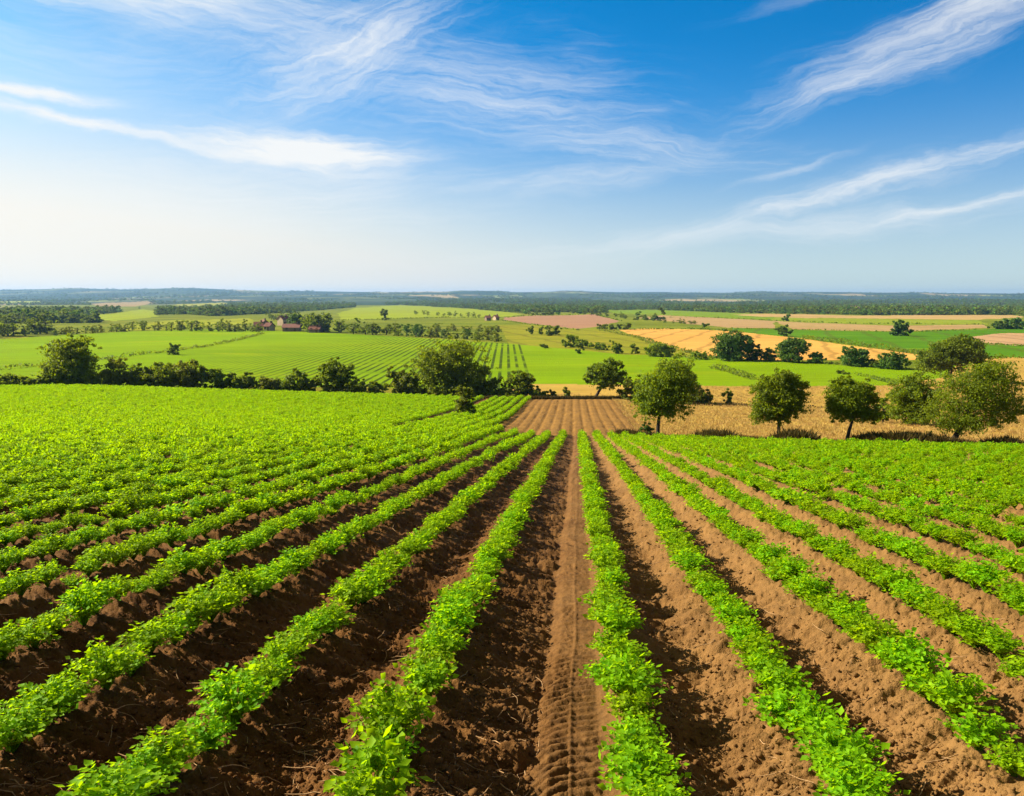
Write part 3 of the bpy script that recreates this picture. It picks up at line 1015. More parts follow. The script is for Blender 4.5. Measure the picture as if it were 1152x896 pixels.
def build_crop():
    g = np.random.default_rng(5)
    pts = crop_points()
    x, y, ri = pts[:, 0], pts[:, 1], pts[:, 2].astype(int)
    z = ground(x, y) - 0.01
    u = CX + F_PX * x / (y * 1.0)
    vis = (u > -30) & (u < 1182) & (y > 2.9)
    order = np.argsort(np.where(vis, y, 1e9))[:290]
    single = np.zeros(len(x), bool)
    single[order] = True
    hi = [plant_mesh('crop_plant', 100 + k, 56, 0.18, 0.26) for k in range(7)]
    mid = [plant_mesh('crop_plant_mid', 140 + k, 24, 0.18, 0.25, True, 1.45) for k in range(5)]
    lo = [plant_mesh('crop_plant_small', 180 + k, hi=False) for k in range(5)]
    names = {I_A - 6: 'seventh row left of the tyre track', I_A - 5: 'sixth row left of the tyre track', I_A - 4: 'fifth row left of the tyre track', I_A - 3: 'fourth row left of the tyre track',
             I_A - 2: 'third row left of the tyre track', I_A - 1: 'second row left of the tyre track', I_A: 'row just left of the tyre track',
             I_A + 1: 'row just right of the tyre track', I_A + 2: 'second row right of the tyre track', I_A + 3: 'third row right of the tyre track',
             I_A + 4: 'fourth row right of the tyre track', I_A + 5: 'fifth row right of the tyre track'}
    sc = 0.88 * np.where(g.random(len(x)) < 0.10, g.uniform(0.66, 0.82, len(x)), g.uniform(0.84, 1.26, len(x))) * (1 + 0.12 * vnoise(y * 0.5, ri * 7.0, 9))
    wide = np.where(ri < I_A - 3, 1.0 + 0.28 * np.clip((y - 6) / 8.0, 0, 1), np.where(ri > I_A + 4, 1.1, 1.0))
    rz = g.uniform(0, 6.28, len(x))
    for i in np.nonzero(single)[0]:
        o = link('crop_plant', hi[int(g.integers(0, 7))], None, (x[i], y[i], z[i]), rz[i], (sc[i], sc[i], sc[i] * g.uniform(0.85, 1.1)))
        d = int(ri[i]) - I_A
        nm = names.get(int(ri[i]), 'outermost rows of the near crop')
        tag(o, 'bright green leafy crop plant in the ' + nm, 'crop plant', 'crop plants in the ' + nm)
    split = y + g.uniform(-11, 11, len(x))
    for nm, sel, protos in (('crop_rows', ~single & (split < 29), hi + mid), ('far_crop_rows', ~single & (split >= 29), lo)):
        k = np.nonzero(sel)[0]
        s = (sc * wide)[k]
        rot = np.zeros((len(k), 3)); rot[:, 2] = rz[k]; rot[:, :2] = g.normal(0, 0.12, (len(k), 2))
        o = scatter(nm, protos, np.stack([x[k], y[k], z[k]], 1), rot, np.stack([s, s, s * g.uniform(0.85, 1.1, len(k))], 1), g.integers(0, len(protos), len(k)))
        tag(o, 'leafy green crop in long rows running away across the field', 'crop')


build_crop()


def scatter_litter():
    """Loose clods and bits of straw on the bare soil of the near field."""
    g = np.random.default_rng(17)

    def lump(seed):
        gg = np.random.default_rng(seed)
        n, m_ = 7, 5
        V = [(0, 0, 1.0)]
        for i in range(1, m_):
            ph = math.pi * i / m_
            for k in range(n):
                th = 2 * math.pi * k / n
                V.append((math.sin(ph) * math.cos(th), math.sin(ph) * math.sin(th), math.cos(ph)))
        V.append((0, 0, -1.0))
        V = np.array(V) * gg.uniform(0.62, 1.25, (len(V), 1)) * gg.uniform(0.7, 1.2, 3) * [1, 1, 0.7]
        Q, Tt = [], []
        for k in range(n):
            Tt += [(0, 1 + k, 1 + (k + 1) % n)]
            for i in range(m_ - 2):
                a = 1 + i * n + k; b = 1 + i * n + (k + 1) % n
                Q.append((a, a + n, b + n, b))
            Tt.append((len(V) - 1, 1 + (m_ - 2) * n + (k + 1) % n, 1 + (m_ - 2) * n + k))
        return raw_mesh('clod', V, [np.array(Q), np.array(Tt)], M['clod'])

    def region(n, ymax):
        y = 1.0 / g.uniform(1 / ymax, 1 / 2.9, n)
        u = g.uniform(-60, 1210, n)
        x = (u - CX) / F_PX * y
        return x, y
    x, y = region(30000, 30.0)
    i, gg_ = gap(x - TA * y)
    ok = (gg_ > 0.14) & (gg_ < 0.88) & ((i != I_A) | (gg_ < 0.58))
    ok &= g.random(len(x)) < np.where(i > I_A, np.where(gg_ > 0.5, 0.9, 1.0), np.where(gg_ < 0.7, 1.0, 0.7))
    x, y = x[ok], y[ok]
    s = 0.004 + 0.012 * g.random(len(x)) ** 4 + (0.005 + 0.0005 * y) * g.random(len(x)) ** 2
    P = np.stack([x, y, ground(x, y) + s * 0.15], 1)
    o = scatter('soil_clods', [lump(200 + k) for k in range(6)], P, g.uniform(0, 6.28, (len(x), 3)) * [0.1, 0.1, 1], np.stack([s, s, s], 1), g.integers(0, 6, len(x)))
    tag(o, 'loose brown clods of earth lying between the crop rows', 'clods')

    def straw(seed):
        gg = np.random.default_rng(seed)
        a = [np.array([0, 0, 0.0])]
        d = np.array([1.0, 0, 0])
        for k in range(4):
            d = unit(d + gg.normal(0, 0.35, 3) * [1, 1, 0.5])
            a.append(a[-1] + d * 0.03)
        V, F = tube(a, [0.0016, 0.0022, 0.002, 0.0018, 0.001], 4)
        return raw_mesh('straw', V, F, M['straw'])
    x, y = region(4200, 16.0)
    i, gg_ = gap(x - TA * y)
    ok = (gg_ > 0.12) & (gg_ < 0.9) & ((i != I_A) | (gg_ < 0.6)) & ((i < I_A + 1) | (g.random(len(x)) < 0.4))
    x, y = x[ok], y[ok]
    s = g.uniform(0.5, 1.5, len(x))
    o = scatter('straw_litter', [straw(300 + k) for k in range(6)], np.stack([x, y, ground(x, y) + 0.004], 1),
                g.uniform(0, 6.28, (len(x), 3)) * [0.05, 0.05, 1], np.stack([s, s, s], 1), g.integers(0, 6, len(x)))
    tag(o, 'pale bits of straw and root lying on the brown soil', 'straw')


scatter_litter()


def tuft_mesh(name, seed, mat, n=14, h=0.35, spread=0.16, w=0.02):
    g = np.random.default_rng(seed)
    p = np.concatenate([g.normal(0, spread * 0.45, (n, 2)), np.zeros((n, 1))], 1)
    d = np.concatenate([g.normal(0, 0.38, (n, 2)), np.ones((n, 1))], 1)
    hh = h * g.uniform(0.5, 1.1, n)
    du = unit(d)
    s = unit(np.cross(du, g.normal(size=(n, 3)))) * w
    b = p + du * hh[:, None] * 0.6
    tip = p + du * hh[:, None] + np.concatenate([g.normal(0, 0.12, (n, 2)) * hh[:, None], np.zeros((n, 1))], 1)
    V = np.stack([p - s, p + s, b + s * 0.8, b - s * 0.8, tip], 1).reshape(-1, 3)
    k = np.arange(n)[:, None] * 5
    return raw_mesh(name, V, [k + [0, 1, 2, 3], k + [3, 2, 4]], M[mat])


def verges():
    g = np.random.default_rng(23)
    dark = [tuft_mesh('verge_tuft', 400 + k, 'verge', 26, 0.40, 0.30, 0.022) for k in range(4)]
    # the rough edge where the crop meets the stubble on the right
    n = 5200
    u = g.uniform(700, 1360, n)
    y = crop_far(u, np.full(n, 20.0)) + 0.15 + np.abs(g.normal(0, 0.45, n)) + 0.35 * (vnoise(u / 22.0, u * 0, 3) + 0.5)
    x = (u - CX) / F_PX * y
    s = g.uniform(0.9, 1.75, n) * np.clip(0.85 + 1.1 * vnoise(u / 30.0, u * 0 + 4, 4), 0.35, 1.5)
    rot = np.zeros((n, 3)); rot[:, 2] = g.uniform(0, 6.28, n)
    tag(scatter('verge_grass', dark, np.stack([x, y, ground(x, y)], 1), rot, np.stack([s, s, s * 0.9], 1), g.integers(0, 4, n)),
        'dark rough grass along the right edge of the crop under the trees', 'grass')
    n = 3000
    u = g.uniform(548, 790, n)
    y = 91.0 + np.abs(g.normal(0, 0.9, n))
    x = (u - CX) / F_PX * y
    s = g.uniform(0.6, 1.5, n)
    rot = np.zeros((n, 3)); rot[:, 2] = g.uniform(0, 6.28, n)
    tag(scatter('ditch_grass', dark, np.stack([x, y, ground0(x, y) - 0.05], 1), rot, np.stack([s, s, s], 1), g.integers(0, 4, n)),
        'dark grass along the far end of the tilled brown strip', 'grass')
    dry_or_lit = [tuft_mesh('stubble_tuft', 420 + k, 'dry_or_lit', 11, 0.20, 0.30, 0.014) for k in range(4)]
    n = 30000
    y = g.uniform(42, 126, n)
    u = g.uniform(585, 1330, n)
    x = (u - CX) / F_PX * y
    r = x - TA * y
    ok = (y > crop_far(u, r) + 0.6) & ((r > 4.0) | (y > 93)) & ((y < 88) | (g.random(n) < 0.5))
    x, y = x[ok], y[ok]
    s = g.uniform(0.6, 1.25, len(x))
    rot = np.zeros((len(x), 3)); rot[:, 2] = g.uniform(0, 6.28, len(x))
    tag(scatter('stubble', dry_or_lit, np.stack([x, y, ground(x, y)], 1), rot, np.stack([s, s, s], 1), g.integers(0, 4, len(x))),
        'short golden stubble covering the field under the trees', 'stubble')


verges()


# ------------------------------------------------------------------ trees and shrubs
def auto_lobes(w, d, z0, z1, g, k=6, skirt=True):
    h = z1 - z0
    L = [(0, 0, z0 + h * 0.48, 0.40 * w, 0.40 * d, 0.43 * h)]
    for i in range(k):
        a = 2 * math.pi * (i + g.uniform(0, 0.7)) / k
        q = g.uniform(0.22, 0.32)
        L.append((math.cos(a) * w * q, math.sin(a) * d * q, z0 + h * g.uniform(0.25, 0.72), w * g.uniform(0.17, 0.25), d * g.uniform(0.17, 0.25), h * g.uniform(0.18, 0.28)))
    L.append((g.uniform(-0.12, 0.12) * w, 0, z0 + h * 0.78, 0.24 * w, 0.24 * d, 0.2 * h))
    if skirt:
        for i in range(3):
            a = 2 * math.pi * (i + g.uniform(0, 0.8)) / 3
            L.append((math.cos(a) * w * 0.22, math.sin(a) * d * 0.22, z0 + h * 0.14, w * 0.26, d * 0.26, h * 0.17))
    return L


def grow(name, label, cat, u0, u1, vtop, seed, v=None, H=None, lo=40, clear=0.0, mat='oak', group=None, lobes=None, trunk_u=None, dens=1.0, k=6, depth=0.9, leaf_px=2.35, thick=1.0):
    """A tree or shrub that spans u0..u1 and reaches up to vtop in the photo, standing at v (or at distance H)."""
    g = np.random.default_rng(seed)
    uc = (u0 + u1) / 2
    tu = uc if trunk_u is None else trunk_u
    x, y, z = at(tu, v, H, lo)
    top = y * float(t_of_v(vtop)) - z
    w = size(u1 - u0, y)
    dx = size(uc - tu, y)
    h = max(top, 0.5)
    lb = lobes if lobes is not None else None
    if lb is None:
        lb = auto_lobes(w * 1.02, w * depth, clear * h, h * 1.0, g, k)
        lb = [(a + dx, b, c, d, e, f) for a, b, c, d, e, f in lb]
    else:
        lb = [(a * w + dx, b * w, c * h, d * w, e * w, f * h) for a, b, c, d, e, f in lb]
    ph = h * F_PX / y
    n = int(np.clip((u1 - u0) * ph * 4.2 * dens, 500, 22000))
    leaf = max(0.10, leaf_px * y / F_PX)
    tr = max(0.05, 0.018 * h + 0.03) * thick
    zt_ = max(clear * h * 1.1, h * 0.30)
    bend_ = g.normal(0, 0.025 * h, 2)
    pts = [(0, 0, -0.25), (bend_[0] * 0.2, 0, zt_ * 0.3), (bend_[0] * 0.7 + dx * 0.3, bend_[1] * 0.4, zt_ * 0.7), (bend_[0] + dx * 0.6, bend_[1], zt_), (dx * 0.9 + bend_[0] * 0.5, bend_[1], h * 0.62)]
    tm, cm = tree_meshes(name, lb, n, leaf, mat, pts, [tr * 1.45, tr, tr * 0.85, tr * 0.7, tr * 0.3], seed)
    return place_tree(name, label, cat, (x, y, z - 0.03), tm, cm, group=group)


def near_trees():
    T = 'field_tree'
    # lobes: (x, y, z, rx, ry, rz) as fractions of crown width / height
    grow(T, 'tall round leafed tree at the end of the tilled brown strip, slim bare trunk', 'tree', 711, 786, 401, 501, H=44.6, clear=0.24, lobes=[
        (-0.10, 0, 0.55, 0.33, 0.34, 0.26), (-0.27, 0.05, 0.40, 0.19, 0.2, 0.17), (0.22, 0.05, 0.74, 0.24, 0.28, 0.19), (0.08, 0, 0.80, 0.27, 0.26, 0.18),
        (-0.28, 0, 0.62, 0.18, 0.2, 0.15), (0.16, -0.08, 0.46, 0.24, 0.22, 0.15), (0.33, 0, 0.60, 0.14, 0.2, 0.13), (-0.05, -0.1, 0.38, 0.18, 0.2, 0.10)], trunk_u=742, dens=1.15)
    grow(T, 'first of three lone stubble trees from the tilled strip, round crown on slanting trunk', 'tree', 844, 912, 414, 502, H=39.4, clear=0.27, lobes=[
        (0.0, 0, 0.64, 0.36, 0.34, 0.27), (-0.26, 0, 0.46, 0.20, 0.2, 0.17), (0.28, 0, 0.52, 0.19, 0.2, 0.16), (-0.22, 0.05, 0.72, 0.20, 0.2, 0.16),
        (0.22, 0, 0.76, 0.20, 0.2, 0.15), (0.03, -0.1, 0.86, 0.20, 0.2, 0.12), (0.05, 0, 0.40, 0.2, 0.2, 0.10)], trunk_u=879, dens=1.1)
    grow(T, 'smallest of the three lone stubble trees, flat-bottomed crown on a thin straight trunk', 'tree', 929, 993, 423, 503, H=39.0, clear=0.33, lobes=[
        (-0.04, 0, 0.70, 0.36, 0.32, 0.24), (-0.26, 0, 0.58, 0.20, 0.2, 0.18), (0.30, 0, 0.46, 0.20, 0.18, 0.11), (0.22, 0, 0.76, 0.20, 0.2, 0.15), (-0.14, 0, 0.86, 0.2, 0.2, 0.11), (0.08, 0, 0.50, 0.24, 0.2, 0.13)], trunk_u=957, dens=1.1)
    grow(T, 'widest tree at the right edge of the stubble, broad spreading olive crown', 'tree', 1034, 1158, 403, 504, H=38.6, clear=0.20, lobes=[
        (-0.08, 0, 0.56, 0.30, 0.3, 0.30), (0.20, 0, 0.62, 0.28, 0.28, 0.24), (0.36, 0.05, 0.50, 0.17, 0.2, 0.16), (-0.30, 0, 0.40, 0.18, 0.2, 0.20), (0.0, -0.1, 0.80, 0.26, 0.2, 0.16),
        (0.16, -0.05, 0.84, 0.20, 0.2, 0.14), (-0.12, -0.1, 0.31, 0.18, 0.2, 0.11), (0.05, -0.05, 0.38, 0.26, 0.2, 0.15), (0.40, 0, 0.40, 0.11, 0.15, 0.09)], trunk_u=1078, dens=1.6, thick=1.4, mat='oak')
    grow(T, 'olive tree behind the left flank of the broad spreading tree at the stubble edge', 'tree', 1000, 1060, 417, 505, H=58, clear=0.06, mat='oak', dens=1.0)
    grow(T, 'dark tree standing far behind the crown of the broad spreading tree', 'tree', 1028, 1112, 377, 506, H=135, clear=0.03, mat='oak_deep', lobes=[
        (0.05, 0, 0.62, 0.28, 0.25, 0.34), (-0.26, 0, 0.48, 0.20, 0.2, 0.26), (0.22, 0, 0.66, 0.18, 0.2, 0.26), (-0.12, 0, 0.56, 0.22, 0.2, 0.28), (0.38, 0, 0.34, 0.14, 0.2, 0.16), (0.12, 0, 0.86, 0.18, 0.2, 0.12)])
    grow(T, 'dark leaning tree with a short bent trunk at the far corner of the tilled strip', 'tree', 656, 707, 404, 507, H=92.5, clear=0.24, mat='oak_deep', trunk_u=671, lobes=[
        (-0.05, 0, 0.66, 0.36, 0.3, 0.28), (0.26, 0, 0.56, 0.22, 0.2, 0.18), (-0.28, 0, 0.64, 0.2, 0.2, 0.2), (0.1, 0, 0.84, 0.26, 0.2, 0.15), (0.02, 0, 0.42, 0.22, 0.2, 0.14)], thick=1.6)
    S = 'shrub'
    grow(S, 'pale olive bush between the leaning tree and the tall tree at the strip end', 'bush', 694, 730, 424, 510, H=91, mat='bush')
    grow('hedge_tree', 'dark bushy tree half hidden behind the tall tree at the strip end', 'tree', 738, 787, 400, 511, H=90, mat='oak_deep', clear=0.05)
    grow(S, 'low dark bush spreading right of the tall tree crown, behind the stubble', 'bush', 765, 806, 436, 512, H=88, mat='oak_deep', k=5)
    grow(S, 'small dense green bush at the foot of the tall tree trunk', 'bush', 721, 738, 474, 513, H=44.4, mat='lush', dens=1.3)
    grow(S, 'upright dark bush alone in the crop rows below the big round hedge tree', 'bush', 511, 535, 430, 514, v=469.5, lo=45, mat='bush', clear=0.04, k=5, dens=1.2)
    grow(S, 'small lone upright bush on the golden strip left of the first lone stubble tree', 'bush', 813, 827, 437, 515, v=454.5, lo=70, mat='oak_deep', dens=1.4, k=4)
    grow(S, 'tiny pale bush on the yellow strip nearer the leaning tree', 'bush', 631, 645, 436, 516, H=95, mat='bush', k=4)
    grow(S, 'tiny pale bush on the yellow strip beside the dark round hedge bush', 'bush', 613, 628, 438, 517, H=95, mat='bush', k=4)
    grow(S, 'spreading low bush between the smallest lone tree and the broad tree', 'bush', 985, 1008, 444, 518, H=60, mat='oak', k=5, clear=0.05)


def hedge_row():
    T, S, g = 'hedge_tree', 'hedge_shrub', 'shrubs along the hedge behind the left crop'
    low = 'low dark shrub filling the hedge behind the left crop field'
    B = 'oak_deep'
    L = [  # u0, u1, top, material, label (None = one of the low fillers)
        (-30, 4, 424, B, None), (0, 24, 421, B, None), (18, 34, 424, B, None), (30, 58, 420, B, 'dark rounded shrub just left of the big round tree in the left hedge'),
        (44, 115, 377, 'oak', 'big round tree at the left end of the hedge, largest on the left'),
        (108, 125, 424, B, None), (113, 155, 402, 'bush', 'pale rounded shrub touching the right side of the big round left tree'),
        (146, 172, 411, B, None), (154, 204, 407, B, 'wide dark shrub in the left hedge with a pale clump low down'),
        (196, 236, 404, 'bush', 'tallest pointed shrub in the middle of the left hedge'),
        (228, 258, 412, B, 'narrow dark shrub in the left hedge right of the pointed one'), (252, 272, 420, B, None), (266, 290, 418, B, 'small round shrub in the left hedge above the yellow grass'),
        (286, 312, 424, 'bush', None), (306, 330, 428, B, None), (318, 352, 414, B, 'loose dark shrub left of the dark rounded hedge tree'), (340, 368, 426, B, None),
        (358, 402, 402, B, 'dark rounded tree standing up from the middle of the hedge'),
        (388, 414, 428, B, None), (414, 434, 430, B, None), (436, 462, 413, 'bush', 'slim shrub left of the biggest hedge tree'), (446, 482, 418, 'bush', 'pale low shrub against the left side of the biggest hedge tree'),
        (466, 553, 379, 'oak', 'biggest tree of the hedge, broad and round, behind the lone bush'),
        (528, 560, 424, B, None), (564, 606, 417, B, 'dark round bush at the right end of the hedge beside the tilled strip'), (552, 572, 434, B, None), (598, 616, 438, B, None),
    ]
    for i, (u0, u1, top, mt, lb) in enumerate(L):
        if lb is None:
            u0, u1, top = u0 - 5, u1 + 5, top - 1.5
        tree = lb is not None and 'tree' in lb.split(',')[0] and not lb.startswith(('dark rounded shrub', 'pale rounded', 'slim', 'pale low', 'loose'))
        H = float(np.interp((u0 + u1) / 2, [0, 400, 560, 600], [101, 100, 97, 95])) + (1.5 if tree else 0)
        grow(T if tree else S, lb or low, 'tree' if tree else 'shrub', u0, u1, top, 600 + i, H=H, mat=mt, clear=0.02, k=8 if tree else 5, depth=0.7, group=g if lb is None else None, dens=1.15)


def mid_trees():
    """Trees and bushes standing between the fields across the valley."""
    S = [  # u0, u1, vtop, vbase, material, label
        (188, 205, 386, 399.5, 'oak_deep', 'lone round bush on the dark hedge line crossing the left green field'),
        (631, 652, 375, 391, 'oak_deep', 'dark round tree at the top edge of the bright green field, left of the gap'),
        (645, 664, 380, 392.5, 'oak_deep', 'brownish bush just right of the dark round tree at the green field edge'),
        (660, 684, 384, 394, 'oak', 'low bush third along the top edge of the bright green field'),
        (684, 701, 381.5, 398, 'oak', 'small round tree on the golden bank above the green field'),
        (708, 720, 386, 398, 'oak', 'smaller round tree right of the small round tree on the golden bank'),
        (720, 760, 385, 401, 'oak', 'long low bush clump below the big gold field corner'),
        (775, 798, 395, 404.5, 'oak', 'low hedge bush left of the large dark tree under the gold field'),
        (800, 846, 370.5, 406, 'lush', 'large dark green tree in front of the big gold field'),
        (836, 858, 385, 405.5, 'lush', 'dark bush against the right side of the large gold field tree'),
        (856, 876, 391, 406, 'oak_deep', 'dark low bush left of the rounded tree under the gold field'),
        (873, 910, 377, 408, 'lush', 'second large rounded tree in front of the gold field, right of the dark one'),
        (906, 932, 395.5, 409, 'lush', 'small rounded bush between two large trees under the gold field'),
        (943, 978, 389.5, 412.5, 'lush', 'dense domed tree right of the bare gap under the gold field'),
        (974, 990, 402, 413.5, 'oak_deep', 'low dark bush right of the dense domed tree'),
        (984, 1022, 396, 415.5, 'lush', 'pale green loose tree right end of the row under the gold field'),
        (876, 888, 353.8, 361.5, 'lush', 'tiny dark tree between the far stubble strips'),
        (872, 890, 366, 378.5, 'lush', 'round dark tree at the left end of the dark green strip'),
        (998, 1022, 357, 378, 'lush', 'lone tree standing in the far green strip beside the stubble'),
        (1110, 1132, 360, 370.5, 'lush', 'dark bush at the left end of the far right copse'),
        (1124, 1150, 357, 370.5, 'lush', 'taller middle bush of the far right copse'),
        (1142, 1175, 357.5, 370, 'lush', 'last bush of the far right copse at the picture edge'),
        (787, 797, 362, 369.5, 'oak_deep', 'small round tree on the hedge line above the big gold field'),
        (592, 602, 365, 376, 'oak_deep', 'small dark tree on the rough bank left of the paired trees'),
        (604, 613, 367, 377, 'oak', 'thin pale tree between the dark ones on the rough bank'),
        (611, 625, 365.5, 378, 'oak_deep', 'left of two touching dark trees below the pinkish ploughed field'),
        (621, 632, 365, 377, 'oak_deep', 'right of two touching dark trees below the pinkish ploughed field'),
        (669, 682, 364, 371, 'oak_deep', 'first dark bush of the short row beside the pinkish field'),
        (680, 694, 364, 371, 'oak_deep', 'middle dark bush of the short row beside the pinkish field'),
        (692, 710, 362, 371, 'oak_deep', 'last dark bush of the short row beside the pinkish field'),
        (606, 618, 387, 392, 'oak_deep', 'tiny dark bush on the upper corner of the bright green field'),
        (645, 657, 392, 398, 'lush', 'tiny green bush in the bright green field below the bushes'),
        (938, 956, 416.5, 421, 'oak_deep', 'low dark bush lying in the green field behind the smallest lone tree'),
        (428, 440, 345.5, 361, 'oak_deep', 'lone dark tree on the pale green hill across the valley'),
        (322, 347, 351.5, 372, 'lush', 'bright green rounded tree right of the village roofs'),
        (340, 378, 352, 374, 'oak_deep', 'large dark tree right of the bright village tree'),
    ]
    for i, (u0, u1, vt, vb, mt, lb) in enumerate(S):
        cat = 'tree' if 'tree' in lb.split(' in ')[0].split(' at ')[0].split(' on ')[0] and 'bush' not in lb[:26] else 'bush'
        grow('valley_tree' if cat == 'tree' else 'valley_bush', lb, cat, u0, u1, vt, 700 + i, v=vb, lo=120, mat=mt, clear=0.04, k=6, leaf_px=2.2, dens=1.4)


def tree_belts():
    """Belts of trees beyond the mid fields; the trees share a few sets of meshes."""
    protos = []
    for k in range(6):
        g = np.random.default_rng(800 + k)
        mt = ('oak_deep', 'oak', 'lush', 'oak_deep', 'bush', 'lush')[k]
        lb = auto_lobes(1.0, 0.9, 0.05, 1.0, g, 6)
        protos.append(tree_meshes('belt_tree', lb, 950, 0.085, mt, [(0, 0, -0.05), (0.01, 0, 0.15), (0, 0.02, 0.35), (0, 0, 0.55)], [0.045, 0.032, 0.025, 0.012], 800 + k))
    g = np.random.default_rng(31)
    belts = [  # from (u, v) to (u, v), number, height px, jitter v, palette, label, group
        ((376, 375), (470, 379.5), 12, (13, 19), 1.2, (0, 1, 3, 2), 'dark tree in the belt behind the ridged green field', 'trees in the belt behind the ridged green field'),
        ((465, 379), (560, 384.5), 13, (11, 18), 1.2, (0, 1, 4, 2), 'olive tree in the belt above the big round hedge tree', 'trees in the belt above the big round hedge tree'),
        ((490, 372), (566, 375), 9, (7, 10), 1.0, (4, 1, 4), 'pale low tree behind the belt above the big hedge tree', 'pale trees behind the belt'),
        ((150, 372.0), (298, 373.5), 21, (8, 15), 0.7, (0, 1, 4, 1), 'small tree in the line along the top of the upper left field', 'trees along the top of the upper left field'),
        ((60, 377.5), (150, 373), 13, (9, 13), 0.7, (1, 4, 0), 'olive bush in the line on the upper left field edge', 'bushes on the upper left field edge'),
        ((-20, 380), (62, 377), 11, (14, 26), 2.0, (0, 3, 1, 0), 'large dark tree in the wood at the far left', 'trees in the wood at the far left'),
        ((-10, 367), (95, 362), 14, (9, 15), 2.5, (0, 3, 1), 'dark tree at the back of the far left wood', 'trees at the back of the far left wood'),
        ((300, 360), (378, 362), 11, (8, 13), 1.5, (0, 3, 0), 'dark blue-green tree on the rise behind the village', 'trees behind the village'),
        ((466, 354.5), (545, 357.5), 11, (4, 7), 0.8, (0, 3, 1), 'small dark tree below the pale green hill', 'trees below the pale green hill'),
        ((700, 359.5), (786, 366), 12, (4, 6.5), 0.8, (0, 3), 'dark bush on the hedge between the far stubble strips', 'bushes between the far stubble strips'),
        ((655, 354), (705, 359), 8, (5, 8), 0.8, (0, 3), 'dark tree behind the pinkish ploughed field', 'trees behind the pinkish ploughed field'),
    ]
    for (u0, v0), (u1, v1), n, (h0, h1), jv, pal, lb, grp in belts:
        for i in range(n):
            f = (i + g.uniform(0.1, 0.9)) / n
            u, v = u0 + (u1 - u0) * f, v0 + (v1 - v0) * f + g.uniform(-jv, jv * 0.4)
            x, y, z = at(u, v, None, 150)
            h = size(g.uniform(h0, h1), y)
            w = h * g.uniform(0.85, 1.35)
            k = pal[int(g.integers(0, len(pal)))]
            tm, cm = protos[k]
            place_tree('belt_tree', lb, 'tree', (x, y, z - 0.2), tm, cm, g.uniform(0, 6.28), (w, w, h), grp)


def hedgerow(name, label, path, height, width, seed, mat='oak_deep', lo=110, leaf_px=2.2, H=None):
    """A field hedge: one continuous strip of leaves following the ground."""
    g = np.random.default_rng(seed)
    pts = np.array([at(u, v, H, lo) for u, v in path])
    seg = np.linalg.norm(np.diff(pts[:, :2], axis=0), axis=1)
    tot = seg.sum()
    cum = np.concatenate([[0], np.cumsum(seg)])
    ymid = pts[:, 1].mean()
    leaf = max(0.15, leaf_px * ymid / F_PX)
    n = int(np.clip(tot * height / (leaf * leaf) * 2.2, 300, 6000))
    s = g.uniform(0, tot, n)
    x, y = np.interp(s, cum, pts[:, 0]), np.interp(s, cum, pts[:, 1])
    d = rand_dirs(n, g)
    prof = 0.75 + 0.9 * vnoise(s / (height * 3.5), s * 0 + seed, 5)
    x = x + d[:, 0] * width * 0.5
    y = y + d[:, 1] * width * 0.5
    z = ground(x, y) + (0.45 + 0.5 * d[:, 2] * g.uniform(0.5, 1, n) ** 0.5) * height * np.clip(prof, 0.3, 1.4)
    P = np.stack([x, y, z], 1)
    c = np.array(pts[len(pts) // 2])
    L = leaf * g.uniform(0.7, 1.3, n)
    V, F = cards_mesh(P - c, g.normal(size=(n, 3)), d + [0, 0, 0.5] + g.normal(0, 0.4, (n, 3)), L, L * 0.7)
    tag(link(name, raw_mesh(name, V, F, M[mat]), None, tuple(c)), label, 'hedge')


